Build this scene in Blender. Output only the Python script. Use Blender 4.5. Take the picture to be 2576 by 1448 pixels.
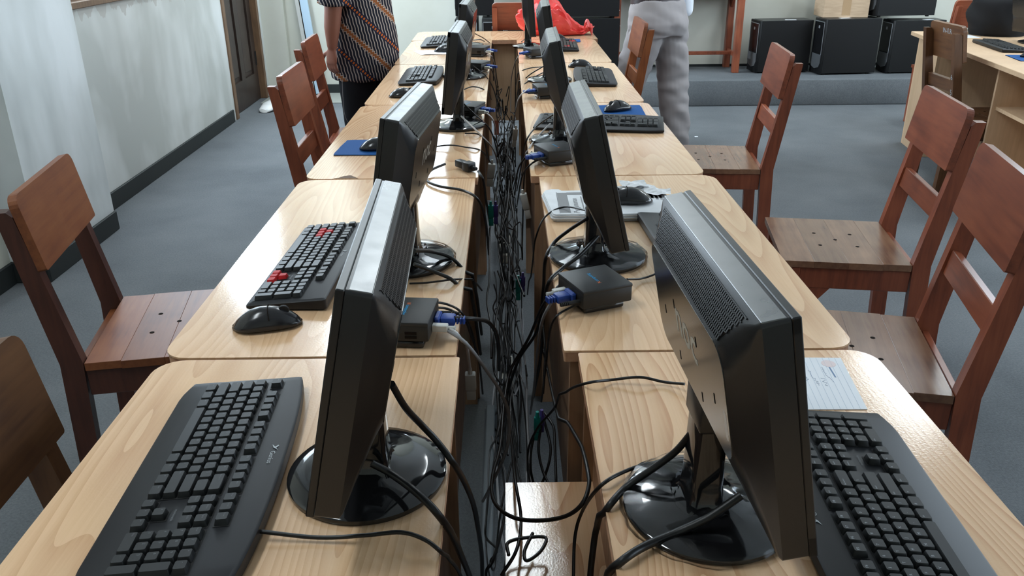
import bpy, bmesh, math, random
from mathutils import Vector, Matrix, noise
PI = math.pi
rnd = random.Random(7)
scene = bpy.context.scene
COL = scene.collection
for o in list(bpy.data.objects):
    bpy.data.objects.remove(o)

# ------------------------------------------------------------------ camera
cam_d = bpy.data.cameras.new('camera')
cam = bpy.data.objects.new('camera', cam_d)
COL.objects.link(cam)
scene.camera = cam
R_ = Vector((0.99992153, -0.0094041, -0.00827625))
U_ = Vector((0.01133477, 0.39784779, 0.91738142))
F_ = Vector((0.00533446, 0.91740324, -0.39792316))
cam.matrix_world = Matrix(((R_.x, U_.x, -F_.x, 0.0), (R_.y, U_.y, -F_.y, 0.0),
                           (R_.z, U_.z, -F_.z, 1.42463), (0, 0, 0, 1)))
cam_d.sensor_fit = 'HORIZONTAL'
cam_d.sensor_width = 36.0
cam_d.lens = 36.0 * 2100.7 / 2576.0
cam_d.clip_start = 0.05
cam_d.clip_end = 60

# ------------------------------------------------------------------ world, daylight, exposure
world = bpy.data.worlds.new('World')
scene.world = world
world.use_nodes = True
bg = world.node_tree.nodes['Background']
bg.inputs[0].default_value = (0.72, 0.82, 1.0, 1)
bg.inputs[1].default_value = 1.0
vs = scene.view_settings
vs.view_transform = 'Standard'
vs.look = 'None'
vs.gamma = 1.0
vs.use_curve_mapping = False
vs.exposure = 0.40
cy = scene.cycles
cy.max_bounces = 5; cy.diffuse_bounces = 3; cy.glossy_bounces = 2; cy.transmission_bounces = 4
cy.caustics_reflective = False; cy.caustics_refractive = False

def area(name, loc, rot, sx, sy, power, color):
    d = bpy.data.lights.new(name, 'AREA')
    d.shape = 'RECTANGLE'; d.size = sx; d.size_y = sy
    d.energy = power; d.color = color
    o = bpy.data.objects.new(name, d); COL.objects.link(o)
    o.location = loc; o.rotation_euler = rot
    return o
SKY = (0.74, 0.88, 1.0)
area('daylight_window', (-2.20, 5.32, 1.68), (0, -PI/2, 0), 1.05, 2.3, 46, SKY)
area('daylight_transom', (-2.20, 6.75, 2.50), (0, -PI/2, 0), 0.30, 0.85, 95, SKY)
area('daylight_back', (-0.85, 7.95, 2.12), (-PI/2, 0, 0), 1.15, 0.68, 20, SKY)
area('side_fill', (5.08, 3.1, 1.85), (0, PI/2, 0), 1.3, 8.0, 170, SKY)  # unseen side daylight, lengthened past the camera to fill the room

# ------------------------------------------------------------------ materials
def mat(name, col=(0.5, 0.5, 0.5), rough=0.5, spec=0.5, metal=0.0, coat=0.0, emit=None, estr=0.0):
    m = bpy.data.materials.new(name); m.use_nodes = True
    b = m.node_tree.nodes['Principled BSDF']
    b.inputs['Base Color'].default_value = (*col, 1)
    b.inputs['Roughness'].default_value = rough
    b.inputs['Specular IOR Level'].default_value = spec
    b.inputs['Metallic'].default_value = metal
    b.inputs['Coat Weight'].default_value = coat
    b.inputs['Coat Roughness'].default_value = 0.08
    if emit:
        b.inputs['Emission Color'].default_value = (*emit, 1)
        b.inputs['Emission Strength'].default_value = estr
    return m

class NT:
    def __init__(s, m):
        s.nt = m.node_tree; s.b = s.nt.nodes['Principled BSDF']
    def n(s, typ, **kw):
        nd = s.nt.nodes.new(typ)
        for k, v in kw.items():
            setattr(nd, k, v)
        return nd
    def l(s, a, b):
        s.nt.links.new(a, b)
    def coord(s, scale=(1, 1, 1), rot=(0, 0, 0), kind='Object'):
        tc = s.n('ShaderNodeTexCoord'); mp = s.n('ShaderNodeMapping')
        mp.inputs['Scale'].default_value = scale; mp.inputs['Rotation'].default_value = rot
        s.l(tc.outputs[kind], mp.inputs['Vector'])
        return mp.outputs['Vector']
    def noise(s, vec, scale, detail=3, rough=0.5, dist=0.0):
        nd = s.n('ShaderNodeTexNoise')
        nd.inputs['Scale'].default_value = scale; nd.inputs['Detail'].default_value = detail
        nd.inputs['Roughness'].default_value = rough; nd.inputs['Distortion'].default_value = dist
        s.l(vec, nd.inputs['Vector'])
        return nd.outputs['Fac']
    def ramp(s, fac, stops, interp='LINEAR'):
        r = s.n('ShaderNodeValToRGB'); cr = r.color_ramp; cr.interpolation = interp
        while len(cr.elements) < len(stops):
            cr.elements.new(0.5)
        for e, (p, c) in zip(cr.elements, stops):
            e.position = p; e.color = (*c, 1) if len(c) == 3 else c
        s.l(fac, r.inputs['Fac'])
        return r.outputs['Color']
    def math(s, op, a, b=None, c=None):
        nd = s.n('ShaderNodeMath', operation=op)
        for i, v in enumerate((a, b, c)):
            if v is None: continue
            if isinstance(v, (int, float)): nd.inputs[i].default_value = v
            else: s.l(v, nd.inputs[i])
        return nd.outputs[0]
    def mix(s, fac, a, b, mode='MIX'):
        nd = s.n('ShaderNodeMix', data_type='RGBA', blend_type=mode)
        for sock, v in ((nd.inputs[0], fac), (nd.inputs[6], a), (nd.inputs[7], b)):
            if isinstance(v, (int, float)): sock.default_value = v
            elif isinstance(v, tuple): sock.default_value = (*v, 1)
            else: s.l(v, sock)
        return nd.outputs[2]
    def color(s, c): s.l(c, s.b.inputs['Base Color'])
    def rough(s, c): s.l(c, s.b.inputs['Roughness'])
    def bump(s, h, strength=0.2, dist=0.002):
        bp = s.n('ShaderNodeBump'); bp.inputs['Strength'].default_value = strength
        bp.inputs['Distance'].default_value = dist
        s.l(h, bp.inputs['Height']); s.l(bp.outputs['Normal'], s.b.inputs['Normal'])
    def xyz(s, kind='Object'):
        tc = s.n('ShaderNodeTexCoord'); sp = s.n('ShaderNodeSeparateXYZ')
        s.l(tc.outputs[kind], sp.inputs[0])
        return sp.outputs[0], sp.outputs[1], sp.outputs[2]

def pine(name, light, dark, offs=0.0, rough=0.30):
    m = mat(name, light, rough, 0.5); t = NT(m)
    tc = t.n('ShaderNodeTexCoord'); oi = t.n('ShaderNodeObjectInfo')
    add = t.n('ShaderNodeVectorMath', operation='ADD')
    cmb = t.n('ShaderNodeCombineXYZ')
    t.l(t.math('MULTIPLY', oi.outputs['Random'], 37.0), cmb.inputs[1])
    t.l(t.math('MULTIPLY', oi.outputs['Random'], 3.1), cmb.inputs[0])
    t.l(tc.outputs['Object'], add.inputs[0]); t.l(cmb.outputs[0], add.inputs[1])
    mp = t.n('ShaderNodeMapping'); mp.inputs['Scale'].default_value = (1.0, 0.10, 1.0)
    t.l(add.outputs[0], mp.inputs['Vector'])
    v = mp.outputs['Vector']
    big = t.noise(v, 5.5, 1.5, 0.45)
    # growth rings: contour lines of a stretched noise field give the cathedral grain
    ring = t.math('FRACT', t.math('MULTIPLY', big, 34.0))
    tri = t.math('POWER', ring, 1.6)
    mp2 = t.n('ShaderNodeMapping'); mp2.inputs['Scale'].default_value = (1.0, 0.03, 1.0)
    t.l(add.outputs[0], mp2.inputs['Vector'])
    fine = t.noise(mp2.outputs['Vector'], 240, 2, 0.6)
    patch = t.noise(mp.outputs['Vector'], 1.6, 1)
    f = t.math('ADD', t.math('MULTIPLY', t.math('MULTIPLY', tri, patch), 1.0), t.math('MULTIPLY', fine, 0.40))
    c = t.ramp(f, [(0.18, light), (0.55, tuple(l*0.62+d*0.38 for l, d in zip(light, dark))), (0.98, dark)])
    spot = t.ramp(t.noise(tc.outputs['Object'], 2.2, 3), [(0.35, (0.93, 0.93, 0.93)), (0.7, (1.03, 1.0, 0.97))])
    t.color(t.mix(1.0, c, spot, 'MULTIPLY'))
    t.bump(t.noise(tc.outputs['Object'], 260, 2), 0.10, 0.0012)
    return m

def stained_wood(name, c1, c2, c3, axis='z', rough=0.32):
    m = mat(name, c1, rough, 0.5); t = NT(m)
    tc = t.n('ShaderNodeTexCoord'); oi = t.n('ShaderNodeObjectInfo')
    add = t.n('ShaderNodeVectorMath', operation='ADD'); cmb = t.n('ShaderNodeCombineXYZ')
    for k in range(3):
        t.l(t.math('MULTIPLY', oi.outputs['Random'], 11.0+k*7), cmb.inputs[k])
    t.l(tc.outputs['Object'], add.inputs[0]); t.l(cmb.outputs[0], add.inputs[1])
    sc = {'x': (0.08, 1, 1), 'y': (1, 0.08, 1), 'z': (1, 1, 0.08)}[axis]
    mp = t.n('ShaderNodeMapping'); mp.inputs['Scale'].default_value = sc
    t.l(add.outputs[0], mp.inputs['Vector'])
    f = t.math('ADD', t.math('MULTIPLY', t.noise(mp.outputs['Vector'], 60, 4, 0.6), 0.6),
               t.math('MULTIPLY', t.noise(add.outputs[0], 7, 2), 0.45))
    c = t.ramp(f, [(0.36, c3), (0.52, c1), (0.72, c2)])
    sh = t.math('ADD', t.math('MULTIPLY', oi.outputs['Random'], 0.36), 0.82)
    cc = t.n('ShaderNodeCombineXYZ')
    for k in range(3): t.l(sh, cc.inputs[k])
    t.color(t.mix(1.0, c, cc.outputs[0], 'MULTIPLY'))
    t.bump(t.noise(mp.outputs['Vector'], 150, 3), 0.12, 0.001)
    return m

M = {}
M['pine'] = pine('pine_laminate', (0.80, 0.54, 0.33), (0.52, 0.265, 0.13), rough=0.145)
M['pine_edge'] = stained_wood('pine_edge', (0.50, 0.27, 0.16), (0.60, 0.36, 0.22), (0.38, 0.19, 0.11), 'y', 0.5)
M['desk_panel'] = stained_wood('desk_panel_wood', (0.33, 0.19, 0.11), (0.42, 0.26, 0.15), (0.24, 0.13, 0.07), 'z', 0.5)
M['beige_lam'] = stained_wood('beige_laminate', (0.62, 0.42, 0.26), (0.68, 0.47, 0.30), (0.56, 0.37, 0.22), 'z', 0.45)
M['chair'] = stained_wood('mahogany_stain', (0.225, 0.06, 0.029), (0.295, 0.085, 0.04), (0.14, 0.037, 0.02), 'z', 0.34)
M['chair_y'] = stained_wood('mahogany_stain_cross', (0.225, 0.06, 0.029), (0.295, 0.085, 0.04), (0.14, 0.037, 0.02), 'y', 0.30)
M['chair_or'] = stained_wood('orange_stain', (0.205, 0.059, 0.019), (0.260, 0.087, 0.028), (0.136, 0.037, 0.014), 'z', 0.30)
M['chair_or_y'] = stained_wood('orange_stain_cross', (0.217, 0.065, 0.020), (0.273, 0.093, 0.031), (0.149, 0.040, 0.014), 'y', 0.46)
M['seat'] = stained_wood('seat_wood', (0.19, 0.094, 0.054), (0.25, 0.13, 0.075), (0.125, 0.056, 0.033), 'y', 0.24)
M['chair_dk'] = stained_wood('brown_stain', (0.124, 0.053, 0.022), (0.167, 0.074, 0.031), (0.081, 0.032, 0.015), 'z', 0.4)
M['chair_dk_y'] = stained_wood('brown_stain_cross', (0.124, 0.053, 0.022), (0.167, 0.074, 0.031), (0.081, 0.032, 0.015), 'y', 0.4)
M['post_dk'] = stained_wood('dark_red_stain', (0.085, 0.027, 0.017), (0.115, 0.036, 0.021), (0.055, 0.018, 0.012), 'z', 0.36)
M['hole'] = mat('hole_dark', (0.012, 0.008, 0.006), 0.9, 0.1)
M['endgrain'] = mat('pale_end_grain', (0.55, 0.40, 0.27), 0.6, 0.3)

m = mat('black_plastic', (0.011, 0.011, 0.012), 0.34, 0.5); t = NT(m)
t.bump(t.noise(t.coord(), 900, 2), 0.08, 0.0006); M['plastic'] = m
m = mat('satin_top_plastic', (0.020, 0.024, 0.027), 0.30, 1.0); t = NT(m)
t.b.inputs['IOR'].default_value = 1.9
t.rough(t.ramp(t.noise(t.coord(), 30, 4), [(0.3, (0.26,)*3), (0.7, (0.40,)*3)]))
t.bump(t.noise(t.coord(), 1100, 2), 0.10, 0.0006); M['satin'] = m
M['back_plastic'] = mat('grey_black_back', (0.018, 0.017, 0.015), 0.20, 0.5)
M['gloss'] = mat('gloss_black', (0.010, 0.010, 0.011), 0.07, 0.6)
M['matt'] = mat('matt_black', (0.012, 0.012, 0.012), 0.6, 0.3)
M['key'] = mat('key_plastic', (0.013, 0.014, 0.015), 0.48, 0.35)
M['kbody'] = mat('keyboard_body', (0.012, 0.013, 0.016), 0.48, 0.3)
M['kred'] = mat('red_key', (0.50, 0.015, 0.018), 0.6, 0.25)
M['legend'] = mat('legend_white', (0.42, 0.45, 0.47), 0.6, 0.3)
M['legend_dim'] = mat('legend_grey', (0.17, 0.18, 0.19), 0.6, 0.3)
M['client'] = mat('client_grey', (0.022, 0.022, 0.022), 0.5, 0.4)
M['client_dk'] = mat('client_dark', (0.016, 0.015, 0.014), 0.45, 0.4)
M['logo_blue'] = mat('logo_blue', (0.02, 0.30, 0.60), 0.5, 0.3)
M['logo_orange'] = mat('logo_orange', (0.75, 0.18, 0.06), 0.5, 0.3)
M['logo_grey'] = mat('logo_warm_grey', (0.45, 0.42, 0.36), 0.45, 0.4)
M['vga'] = mat('vga_blue', (0.010, 0.045, 0.25), 0.45, 0.5)
M['cable'] = mat('cable_black', (0.006, 0.006, 0.0065), 0.42, 0.4)
M['cable_grey'] = mat('cable_grey', (0.26, 0.26, 0.27), 0.45, 0.4)
M['cable_white'] = mat('cable_white', (0.56, 0.55, 0.55), 0.45, 0.4)
M['plug_white'] = mat('plug_white', (0.55, 0.55, 0.52), 0.45, 0.4)
M['plug_teal'] = mat('plug_teal', (0.01, 0.30, 0.27), 0.45, 0.4)
M['plug_purple'] = mat('plug_purple', (0.10, 0.07, 0.32), 0.45, 0.4)
M['socket'] = mat('socket_cream', (0.50, 0.47, 0.40), 0.5, 0.4)
M['metal'] = mat('bright_metal', (0.62, 0.62, 0.62), 0.3, 0.5, 1.0)
M['led'] = mat('led_green', (0.05, 0.6, 0.1), 0.4, 0.5, emit=(0.1, 1.0, 0.25), estr=6.0)
M['silver'] = mat('silver_trim', (0.42, 0.44, 0.46), 0.35, 0.5, 0.6)
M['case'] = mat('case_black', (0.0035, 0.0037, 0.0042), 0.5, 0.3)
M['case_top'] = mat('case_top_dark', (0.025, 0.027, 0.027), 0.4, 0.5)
M['bezel_grey'] = mat('bezel_grey', (0.09, 0.095, 0.10), 0.35, 0.5)
m = mat('mousepad_blue', (0.010, 0.075, 0.25), 0.85, 0.2); t = NT(m)
t.bump(t.noise(t.coord(), 900, 2), 0.3, 0.001); M['pad'] = m
M['pad_edge'] = mat('mousepad_rubber', (0.02, 0.02, 0.025), 0.8, 0.2)
m = mat('paper_white', (0.80, 0.82, 0.86), 0.8, 0.2); M['paper'] = m
m = mat('newsprint', (0.66, 0.67, 0.68), 0.85, 0.15); t = NT(m)
t.color(t.ramp(t.noise(t.coord(), 14, 3), [(0.3, (0.60, 0.61, 0.62)), (0.7, (0.74, 0.75, 0.77))])); M['news'] = m
M['ink'] = mat('newspaper_ink', (0.16, 0.16, 0.17), 0.85, 0.1)
M['ink_grey'] = mat('halftone_grey', (0.27, 0.27, 0.275), 0.85, 0.1)
M['pen'] = mat('pen_blue', (0.20, 0.28, 0.42), 0.8, 0.1)
M['rule'] = mat('ruled_line', (0.50, 0.60, 0.74), 0.8, 0.1)
M['stamp'] = mat('stamp_red', (0.80, 0.68, 0.68), 0.8, 0.1)
m = mat('red_polythene', (0.80, 0.045, 0.04), 0.38, 0.5); t = NT(m)
t.b.inputs['Transmission Weight'].default_value = 0.0
t.color(t.ramp(t.noise(t.coord(), 11, 3), [(0.35, (0.74, 0.035, 0.03)), (0.7, (0.86, 0.11, 0.10))])); M['bag'] = m
m = mat('cardboard', (0.50, 0.36, 0.24), 0.8, 0.2); t = NT(m)
t.color(t.ramp(t.noise(t.coord((1, 1, 6)), 9, 3), [(0.3, (0.46, 0.33, 0.22)), (0.7, (0.56, 0.41, 0.28))])); M['card'] = m
M['tape'] = mat('packing_tape', (0.42, 0.28, 0.16), 0.25, 0.5)
M['bag_black'] = mat('bag_nylon', (0.012, 0.012, 0.013), 0.8, 0.2)
m = mat('clear_film', (0.9, 0.9, 0.9), 0.06, 0.6)
nt = m.node_tree
tr = nt.nodes.new('ShaderNodeBsdfTransparent'); gl = nt.nodes.new('ShaderNodeBsdfGlossy'); mx = nt.nodes.new('ShaderNodeMixShader')
gl.inputs['Roughness'].default_value = 0.14; gl.inputs['Color'].default_value = (0.9, 0.92, 0.95, 1)
fr = nt.nodes.new('ShaderNodeFresnel'); fr.inputs[0].default_value = 1.22
nt.links.new(fr.outputs[0], mx.inputs[0]); nt.links.new(tr.outputs[0], mx.inputs[1]); nt.links.new(gl.outputs[0], mx.inputs[2])
nt.links.new(mx.outputs[0], nt.nodes['Material Output'].inputs[0]); M['film'] = m

# carpet, walls
m = mat('carpet_grey_blue', (0.15, 0.17, 0.19), 0.95, 0.1); t = NT(m)
v = t.coord()
f = t.math('ADD', t.math('MULTIPLY', t.noise(v, 130, 3, 0.7), 0.55), t.math('MULTIPLY', t.noise(v, 1.6, 4, 0.6), 0.5))
t.color(t.ramp(f, [(0.33, (0.105, 0.114, 0.122)), (0.53, (0.158, 0.170, 0.180)), (0.75, (0.212, 0.222, 0.230))]))
t.bump(t.noise(v, 320, 2, 0.7), 0.6, 0.004); M['carpet'] = m
m = mat('concrete_strip', (0.30, 0.31, 0.28), 0.8, 0.2); M['concrete'] = m
m = mat('cream_paint', (0.66, 0.66, 0.58), 0.7, 0.25); t = NT(m)
t.color(t.ramp(t.noise(t.coord(), 1.3, 5, 0.6), [(0.3, (0.60, 0.595, 0.51)), (0.7, (0.69, 0.69, 0.62))])); M['cream'] = m
m = mat('blotchy_white_paint', (0.66, 0.69, 0.69), 0.55, 0.3); t = NT(m)
# soft pale and dark blotches from noise, stretched downwards
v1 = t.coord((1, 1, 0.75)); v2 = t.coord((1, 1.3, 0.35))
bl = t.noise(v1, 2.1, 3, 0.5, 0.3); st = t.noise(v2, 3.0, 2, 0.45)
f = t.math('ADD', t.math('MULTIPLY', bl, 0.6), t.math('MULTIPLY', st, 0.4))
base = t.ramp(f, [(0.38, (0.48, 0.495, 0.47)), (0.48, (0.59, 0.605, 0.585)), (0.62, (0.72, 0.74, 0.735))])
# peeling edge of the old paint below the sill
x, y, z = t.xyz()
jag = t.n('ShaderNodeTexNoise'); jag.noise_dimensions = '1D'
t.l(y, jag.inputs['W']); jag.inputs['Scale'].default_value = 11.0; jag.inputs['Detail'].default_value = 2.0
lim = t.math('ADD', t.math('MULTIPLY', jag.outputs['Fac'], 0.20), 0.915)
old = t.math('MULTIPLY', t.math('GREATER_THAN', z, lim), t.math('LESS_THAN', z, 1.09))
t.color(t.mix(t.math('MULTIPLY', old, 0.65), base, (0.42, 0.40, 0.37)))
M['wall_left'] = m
m = mat('patched_white_paint', (0.66, 0.69, 0.69), 0.6, 0.3); t = NT(m)
t.color(t.ramp(t.noise(t.coord((1, 1.4, 0.5)), 3.0, 3, 0.5), [(0.36, (0.52, 0.55, 0.55)), (0.5, (0.61, 0.64, 0.64)), (0.66, (0.70, 0.73, 0.74))])); M['wall_pier'] = m
m = mat('skirting_dark', (0.022, 0.026, 0.026), 0.6, 0.3); M['skirt'] = m
M['ceil'] = mat('ceiling_white', (0.72, 0.74, 0.75), 0.8, 0.2)
m = stained_wood('door_dark', (0.040, 0.026, 0.020), (0.055, 0.036, 0.027), (0.026, 0.017, 0.013), 'z', 0.42); M['door'] = m
m = stained_wood('frame_brown', (0.15, 0.085, 0.045), (0.20, 0.115, 0.06), (0.10, 0.055, 0.03), 'z', 0.5); M['frame'] = m
m = mat('window_glass', (0.8, 0.9, 1.0), 0.05, 0.5); m.node_tree.nodes['Principled BSDF'].inputs['Transmission Weight'].default_value = 1.0; M['glass'] = m
M['tube'] = mat('lit_tube', (1, 1, 1), 0.5, emit=(0.88, 0.96, 1.0), estr=20.0)
M['lampmetal'] = mat('lamp_white_metal', (0.7, 0.7, 0.7), 0.4)
M['skin'] = mat('skin', (0.26, 0.105, 0.07), 0.5, 0.4)
M['hair'] = mat('hair_black', (0.01, 0.009, 0.008), 0.5, 0.4)
M['trouser_black'] = mat('trouser_black', (0.008, 0.008, 0.010), 0.9, 0.15)
m = mat('trouser_offwhite', (0.32, 0.295, 0.298), 0.85, 0.15); t = NT(m)
t.bump(t.noise(t.coord(), 500, 2), 0.2, 0.001); M['trouser_white'] = m
M['shirt_white'] = mat('shirt_white', (0.80, 0.84, 0.92), 0.8, 0.2)
M['belt'] = mat('belt_dark', (0.03, 0.018, 0.02), 0.4, 0.4)
M['shoe'] = mat('shoe_black', (0.012, 0.011, 0.011), 0.35, 0.5)
M['eye'] = mat('eye_white', (0.6, 0.58, 0.55), 0.3, 0.5)

def batik():
    m = mat('batik_cloth', (0.02, 0.02, 0.03), 0.85, 0.15); t = NT(m)
    x, y, z = t.xyz()
    # garment coordinate that runs round the body
    h = t.math('SUBTRACT', y, t.math('MULTIPLY', x, 0.55))
    wob = t.math('MULTIPLY', t.math('SINE', t.math('MULTIPLY', z, 150.0)), 0.0013)
    a = t.math('ADD', t.math('ADD', h, wob), t.math('MULTIPLY', z, -0.22))
    w = t.math('FRACT', t.math('DIVIDE', a, 0.0185))
    line = t.math('LESS_THAN', w, 0.30)
    s = t.math('FRACT', t.math('DIVIDE', t.math('SUBTRACT', z, t.math('MULTIPLY', h, 0.85)), 0.30))
    tt = t.math('DIVIDE', t.math('ADD', z, h), 0.024)
    ft = t.math('ABSOLUTE', t.math('SUBTRACT', t.math('FRACT', tt), 0.5))
    base = t.mix(line, (0.009, 0.010, 0.018), (0.36, 0.30, 0.27))
    b1 = t.math('LESS_THAN', t.math('ABSOLUTE', t.math('SUBTRACT', s, 0.25)), 0.060)   # navy band with orange squares
    d1 = t.math('MULTIPLY', t.math('LESS_THAN', ft, 0.27), t.math('LESS_THAN', t.math('ABSOLUTE', t.math('SUBTRACT', s, 0.25)), 0.028))
    c = t.mix(b1, base, (0.012, 0.014, 0.032))
    c = t.mix(d1, c, (0.42, 0.105, 0.018))
    # brown band edged with rounded hooks
    off = t.math('MULTIPLY', t.math('SUBTRACT', ft, 0.25), 0.10)
    dist = t.math('ABSOLUTE', t.math('SUBTRACT', t.math('ADD', s, off), 0.75))
    edge = t.math('LESS_THAN', dist, 0.064)
    core = t.math('LESS_THAN', dist, 0.044)
    c = t.mix(edge, c, (0.42, 0.36, 0.32))
    c = t.mix(core, c, (0.22, 0.075, 0.025))
    t.color(c)
    return m
M['batik'] = batik()

# ------------------------------------------------------------------ mesh helpers
class MB:
    def __init__(s):
        s.v = []; s.f = []; s.m = []
    def add(s, vs_, fs, mi=0, mtx=None):
        n = len(s.v)
        for p in vs_:
            p = Vector(p)
            s.v.append(tuple(mtx @ p) if mtx else tuple(p))
        for f in fs:
            s.f.append([i+n for i in f]); s.m.append(mi)
        return s
    def box(s, lo, hi, mi=0, mtx=None):
        x0, y0, z0 = lo; x1, y1, z1 = hi
        vs_ = [(x0, y0, z0), (x1, y0, z0), (x1, y1, z0), (x0, y1, z0), (x0, y0, z1), (x1, y0, z1), (x1, y1, z1), (x0, y1, z1)]
        return s.add(vs_, [(0, 3, 2, 1), (4, 5, 6, 7), (0, 1, 5, 4), (1, 2, 6, 5), (2, 3, 7, 6), (3, 0, 4, 7)], mi, mtx)
    def bbox(s, lo, hi, r=0.003, seg=2, mi=0, mtx=None):
        bm = bmesh.new(); bmesh.ops.create_cube(bm, size=1)
        c = [(a+b)/2 for a, b in zip(lo, hi)]; d = [b-a for a, b in zip(lo, hi)]
        for v in bm.verts:
            v.co = Vector((v.co.x*d[0]+c[0], v.co.y*d[1]+c[1], v.co.z*d[2]+c[2]))
        bmesh.ops.bevel(bm, geom=bm.edges[:], offset=r, segments=seg, affect='EDGES', profile=0.5)
        bm.verts.index_update()
        s.add([v.co.copy() for v in bm.verts], [[v.index for v in f.verts] for f in bm.faces], mi, mtx)
        bm.free(); return s
    def prism(s, poly, z0, z1, mi=0, mtx=None, cap_mi=None):
        n = len(poly)
        vs_ = [(x, y, z0) for x, y in poly]+[(x, y, z1) for x, y in poly]
        s.add(vs_, [[i, (i+1) % n, (i+1) % n+n, i+n] for i in range(n)], mi, mtx)
        k = len(s.v)-2*n
        s.f.append([k+n+i for i in range(n)]); s.m.append(mi if cap_mi is None else cap_mi)
        s.f.append([k+i for i in reversed(range(n))]); s.m.append(mi)
        return s
    def loft(s, rings, mi=0, cap=True, mtx=None):
        n = len(rings[0]); vs_ = [p for r in rings for p in r]; fs = []
        for k in range(len(rings)-1):
            for i in range(n):
                j = (i+1) % n
                fs.append((k*n+i, k*n+j, (k+1)*n+j, (k+1)*n+i))
        if cap:
            fs.append(tuple(reversed(range(n)))); fs.append(tuple((len(rings)-1)*n+i for i in range(n)))
        return s.add(vs_, fs, mi, mtx)
    def tube(s, pts, r, seg=7, mi=0, mtx=None):
        pts = [Vector(p) for p in pts]; rings = []
        rr = r if isinstance(r, (list, tuple)) else [r]*len(pts)
        up = None
        for i, p in enumerate(pts):
            d = (pts[min(i+1, len(pts)-1)]-pts[max(i-1, 0)])
            d = d.normalized() if d.length > 1e-9 else Vector((0, 0, 1))
            if up is None:
                up = d.orthogonal().normalized()
            up = (up-d*up.dot(d))
            up = up.normalized() if up.length > 1e-6 else d.orthogonal().normalized()
            sd = d.cross(up)
            rings.append([p+(up*math.cos(a)+sd*math.sin(a))*rr[i] for a in [2*PI*k/seg for k in range(seg)]])
        return s.loft(rings, mi, True, mtx)
    def lathe(s, prof, seg=32, mi=0, mtx=None):
        rings = [[(r*math.cos(2*PI*k/seg), r*math.sin(2*PI*k/seg), z) for k in range(seg)] for r, z in prof]
        return s.loft(rings, mi, True, mtx)
    def mesh(s, name, mats, smooth=None):
        me = bpy.data.meshes.new(name)
        me.from_pydata(s.v, [], s.f)
        for k in (mats if isinstance(mats, (list, tuple)) else [mats]):
            me.materials.append(M[k] if isinstance(k, str) else k)
        me.polygons.foreach_set('material_index', s.m)
        bm = bmesh.new(); bm.from_mesh(me)
        bmesh.ops.recalc_face_normals(bm, faces=bm.faces[:])
        bm.to_mesh(me); bm.free()
        if smooth is not None:
            me.polygons.foreach_set('use_smooth', [True]*len(me.polygons))
            me.set_sharp_from_angle(angle=math.radians(smooth))
        me.update()
        return me
    def build(s, name, mats, parent=None, smooth=None, loc=None, rot=None):
        return link(name, s.mesh(name, mats, smooth), parent, loc, rot)

def link(name, data, parent=None, loc=None, rot=None):
    o = bpy.data.objects.new(name, data); COL.objects.link(o)
    if parent: o.parent = parent
    if loc is not None: o.location = loc
    if rot is not None: o.rotation_euler = rot
    return o
def tag(o, label=None, cat=None, group=None, kind=None):
    if label: o['label'] = label
    if cat: o['category'] = cat
    if group: o['group'] = group
    if kind: o['kind'] = kind
    return o
def thing(name, label, cat, loc=(0, 0, 0), rz=0.0, group=None):
    o = bpy.data.objects.new(name, None); COL.objects.link(o)
    o.empty_display_size = 0.05
    o.location = loc; o.rotation_euler = (0, 0, rz)
    return tag(o, label, cat, group)
def struct(o): o['kind'] = 'structure'; return o
def T(loc=(0, 0, 0), rx=0, ry=0, rz=0):
    return Matrix.Translation(loc) @ Matrix.Rotation(rz, 4, 'Z') @ Matrix.Rotation(ry, 4, 'Y') @ Matrix.Rotation(rx, 4, 'X')
def spline(pts, n=8):
    P = [Vector(p) for p in pts]; P = [P[0]*2-P[1]]+P+[P[-1]*2-P[-2]]; out = []
    for i in range(1, len(P)-2):
        a, b, c, d = P[i-1:i+3]
        for k in range(n):
            t_ = k/n
            out.append(0.5*((2*b)+(c-a)*t_+(2*a-5*b+4*c-d)*t_*t_+(3*b-a-3*c+d)*t_**3))
    out.append(P[-2]); return out
def rrect(w, h, r, n=5, cx=0, cy=0):
    out = []
    for sx, sy, a0 in ((1, 1, 0), (-1, 1, PI/2), (-1, -1, PI), (1, -1, 3*PI/2)):
        for k in range(n+1):
            a = a0+k*PI/2/n
            out.append((cx+sx*(w/2-r)+r*math.cos(a), cy+sy*(h/2-r)+r*math.sin(a)))
    return out
_glyph = {}
def text_mb(mb, body, size, mtx, mi=0, align='CENTER', bold=0.0):
    key = (body, align, bold)
    if key not in _glyph:
        cu = bpy.data.curves.new('glyphs', 'FONT'); cu.body = body; cu.size = 1; cu.align_x = align; cu.align_y = 'CENTER'
        cu.resolution_u = 2; cu.offset = bold
        ob = bpy.data.objects.new('glyphs', cu); COL.objects.link(ob)
        me = ob.to_mesh()
        _glyph[key] = ([v.co.copy() for v in me.vertices], [list(p.vertices) for p in me.polygons])
        ob.to_mesh_clear(); bpy.data.objects.remove(ob); bpy.data.curves.remove(cu)
    vs_, fs = _glyph[key]
    mb.add([v*size for v in vs_], fs, mi, mtx)
# ------------------------------------------------------------------ the room
XL, XR, YB, YF, ZC = -2.18, 5.0, 7.90, -2.6, 3.50
struct(MB().box((XL-0.2, YF-0.2, -0.12), (XR+0.2, YB+0.2, 0.0)).build('floor', 'carpet'))
struct(MB().box((XL-0.2, YF-0.2, ZC), (XR+0.2, YB+0.2, ZC+0.1)).build('ceiling', 'ceil'))
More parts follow.
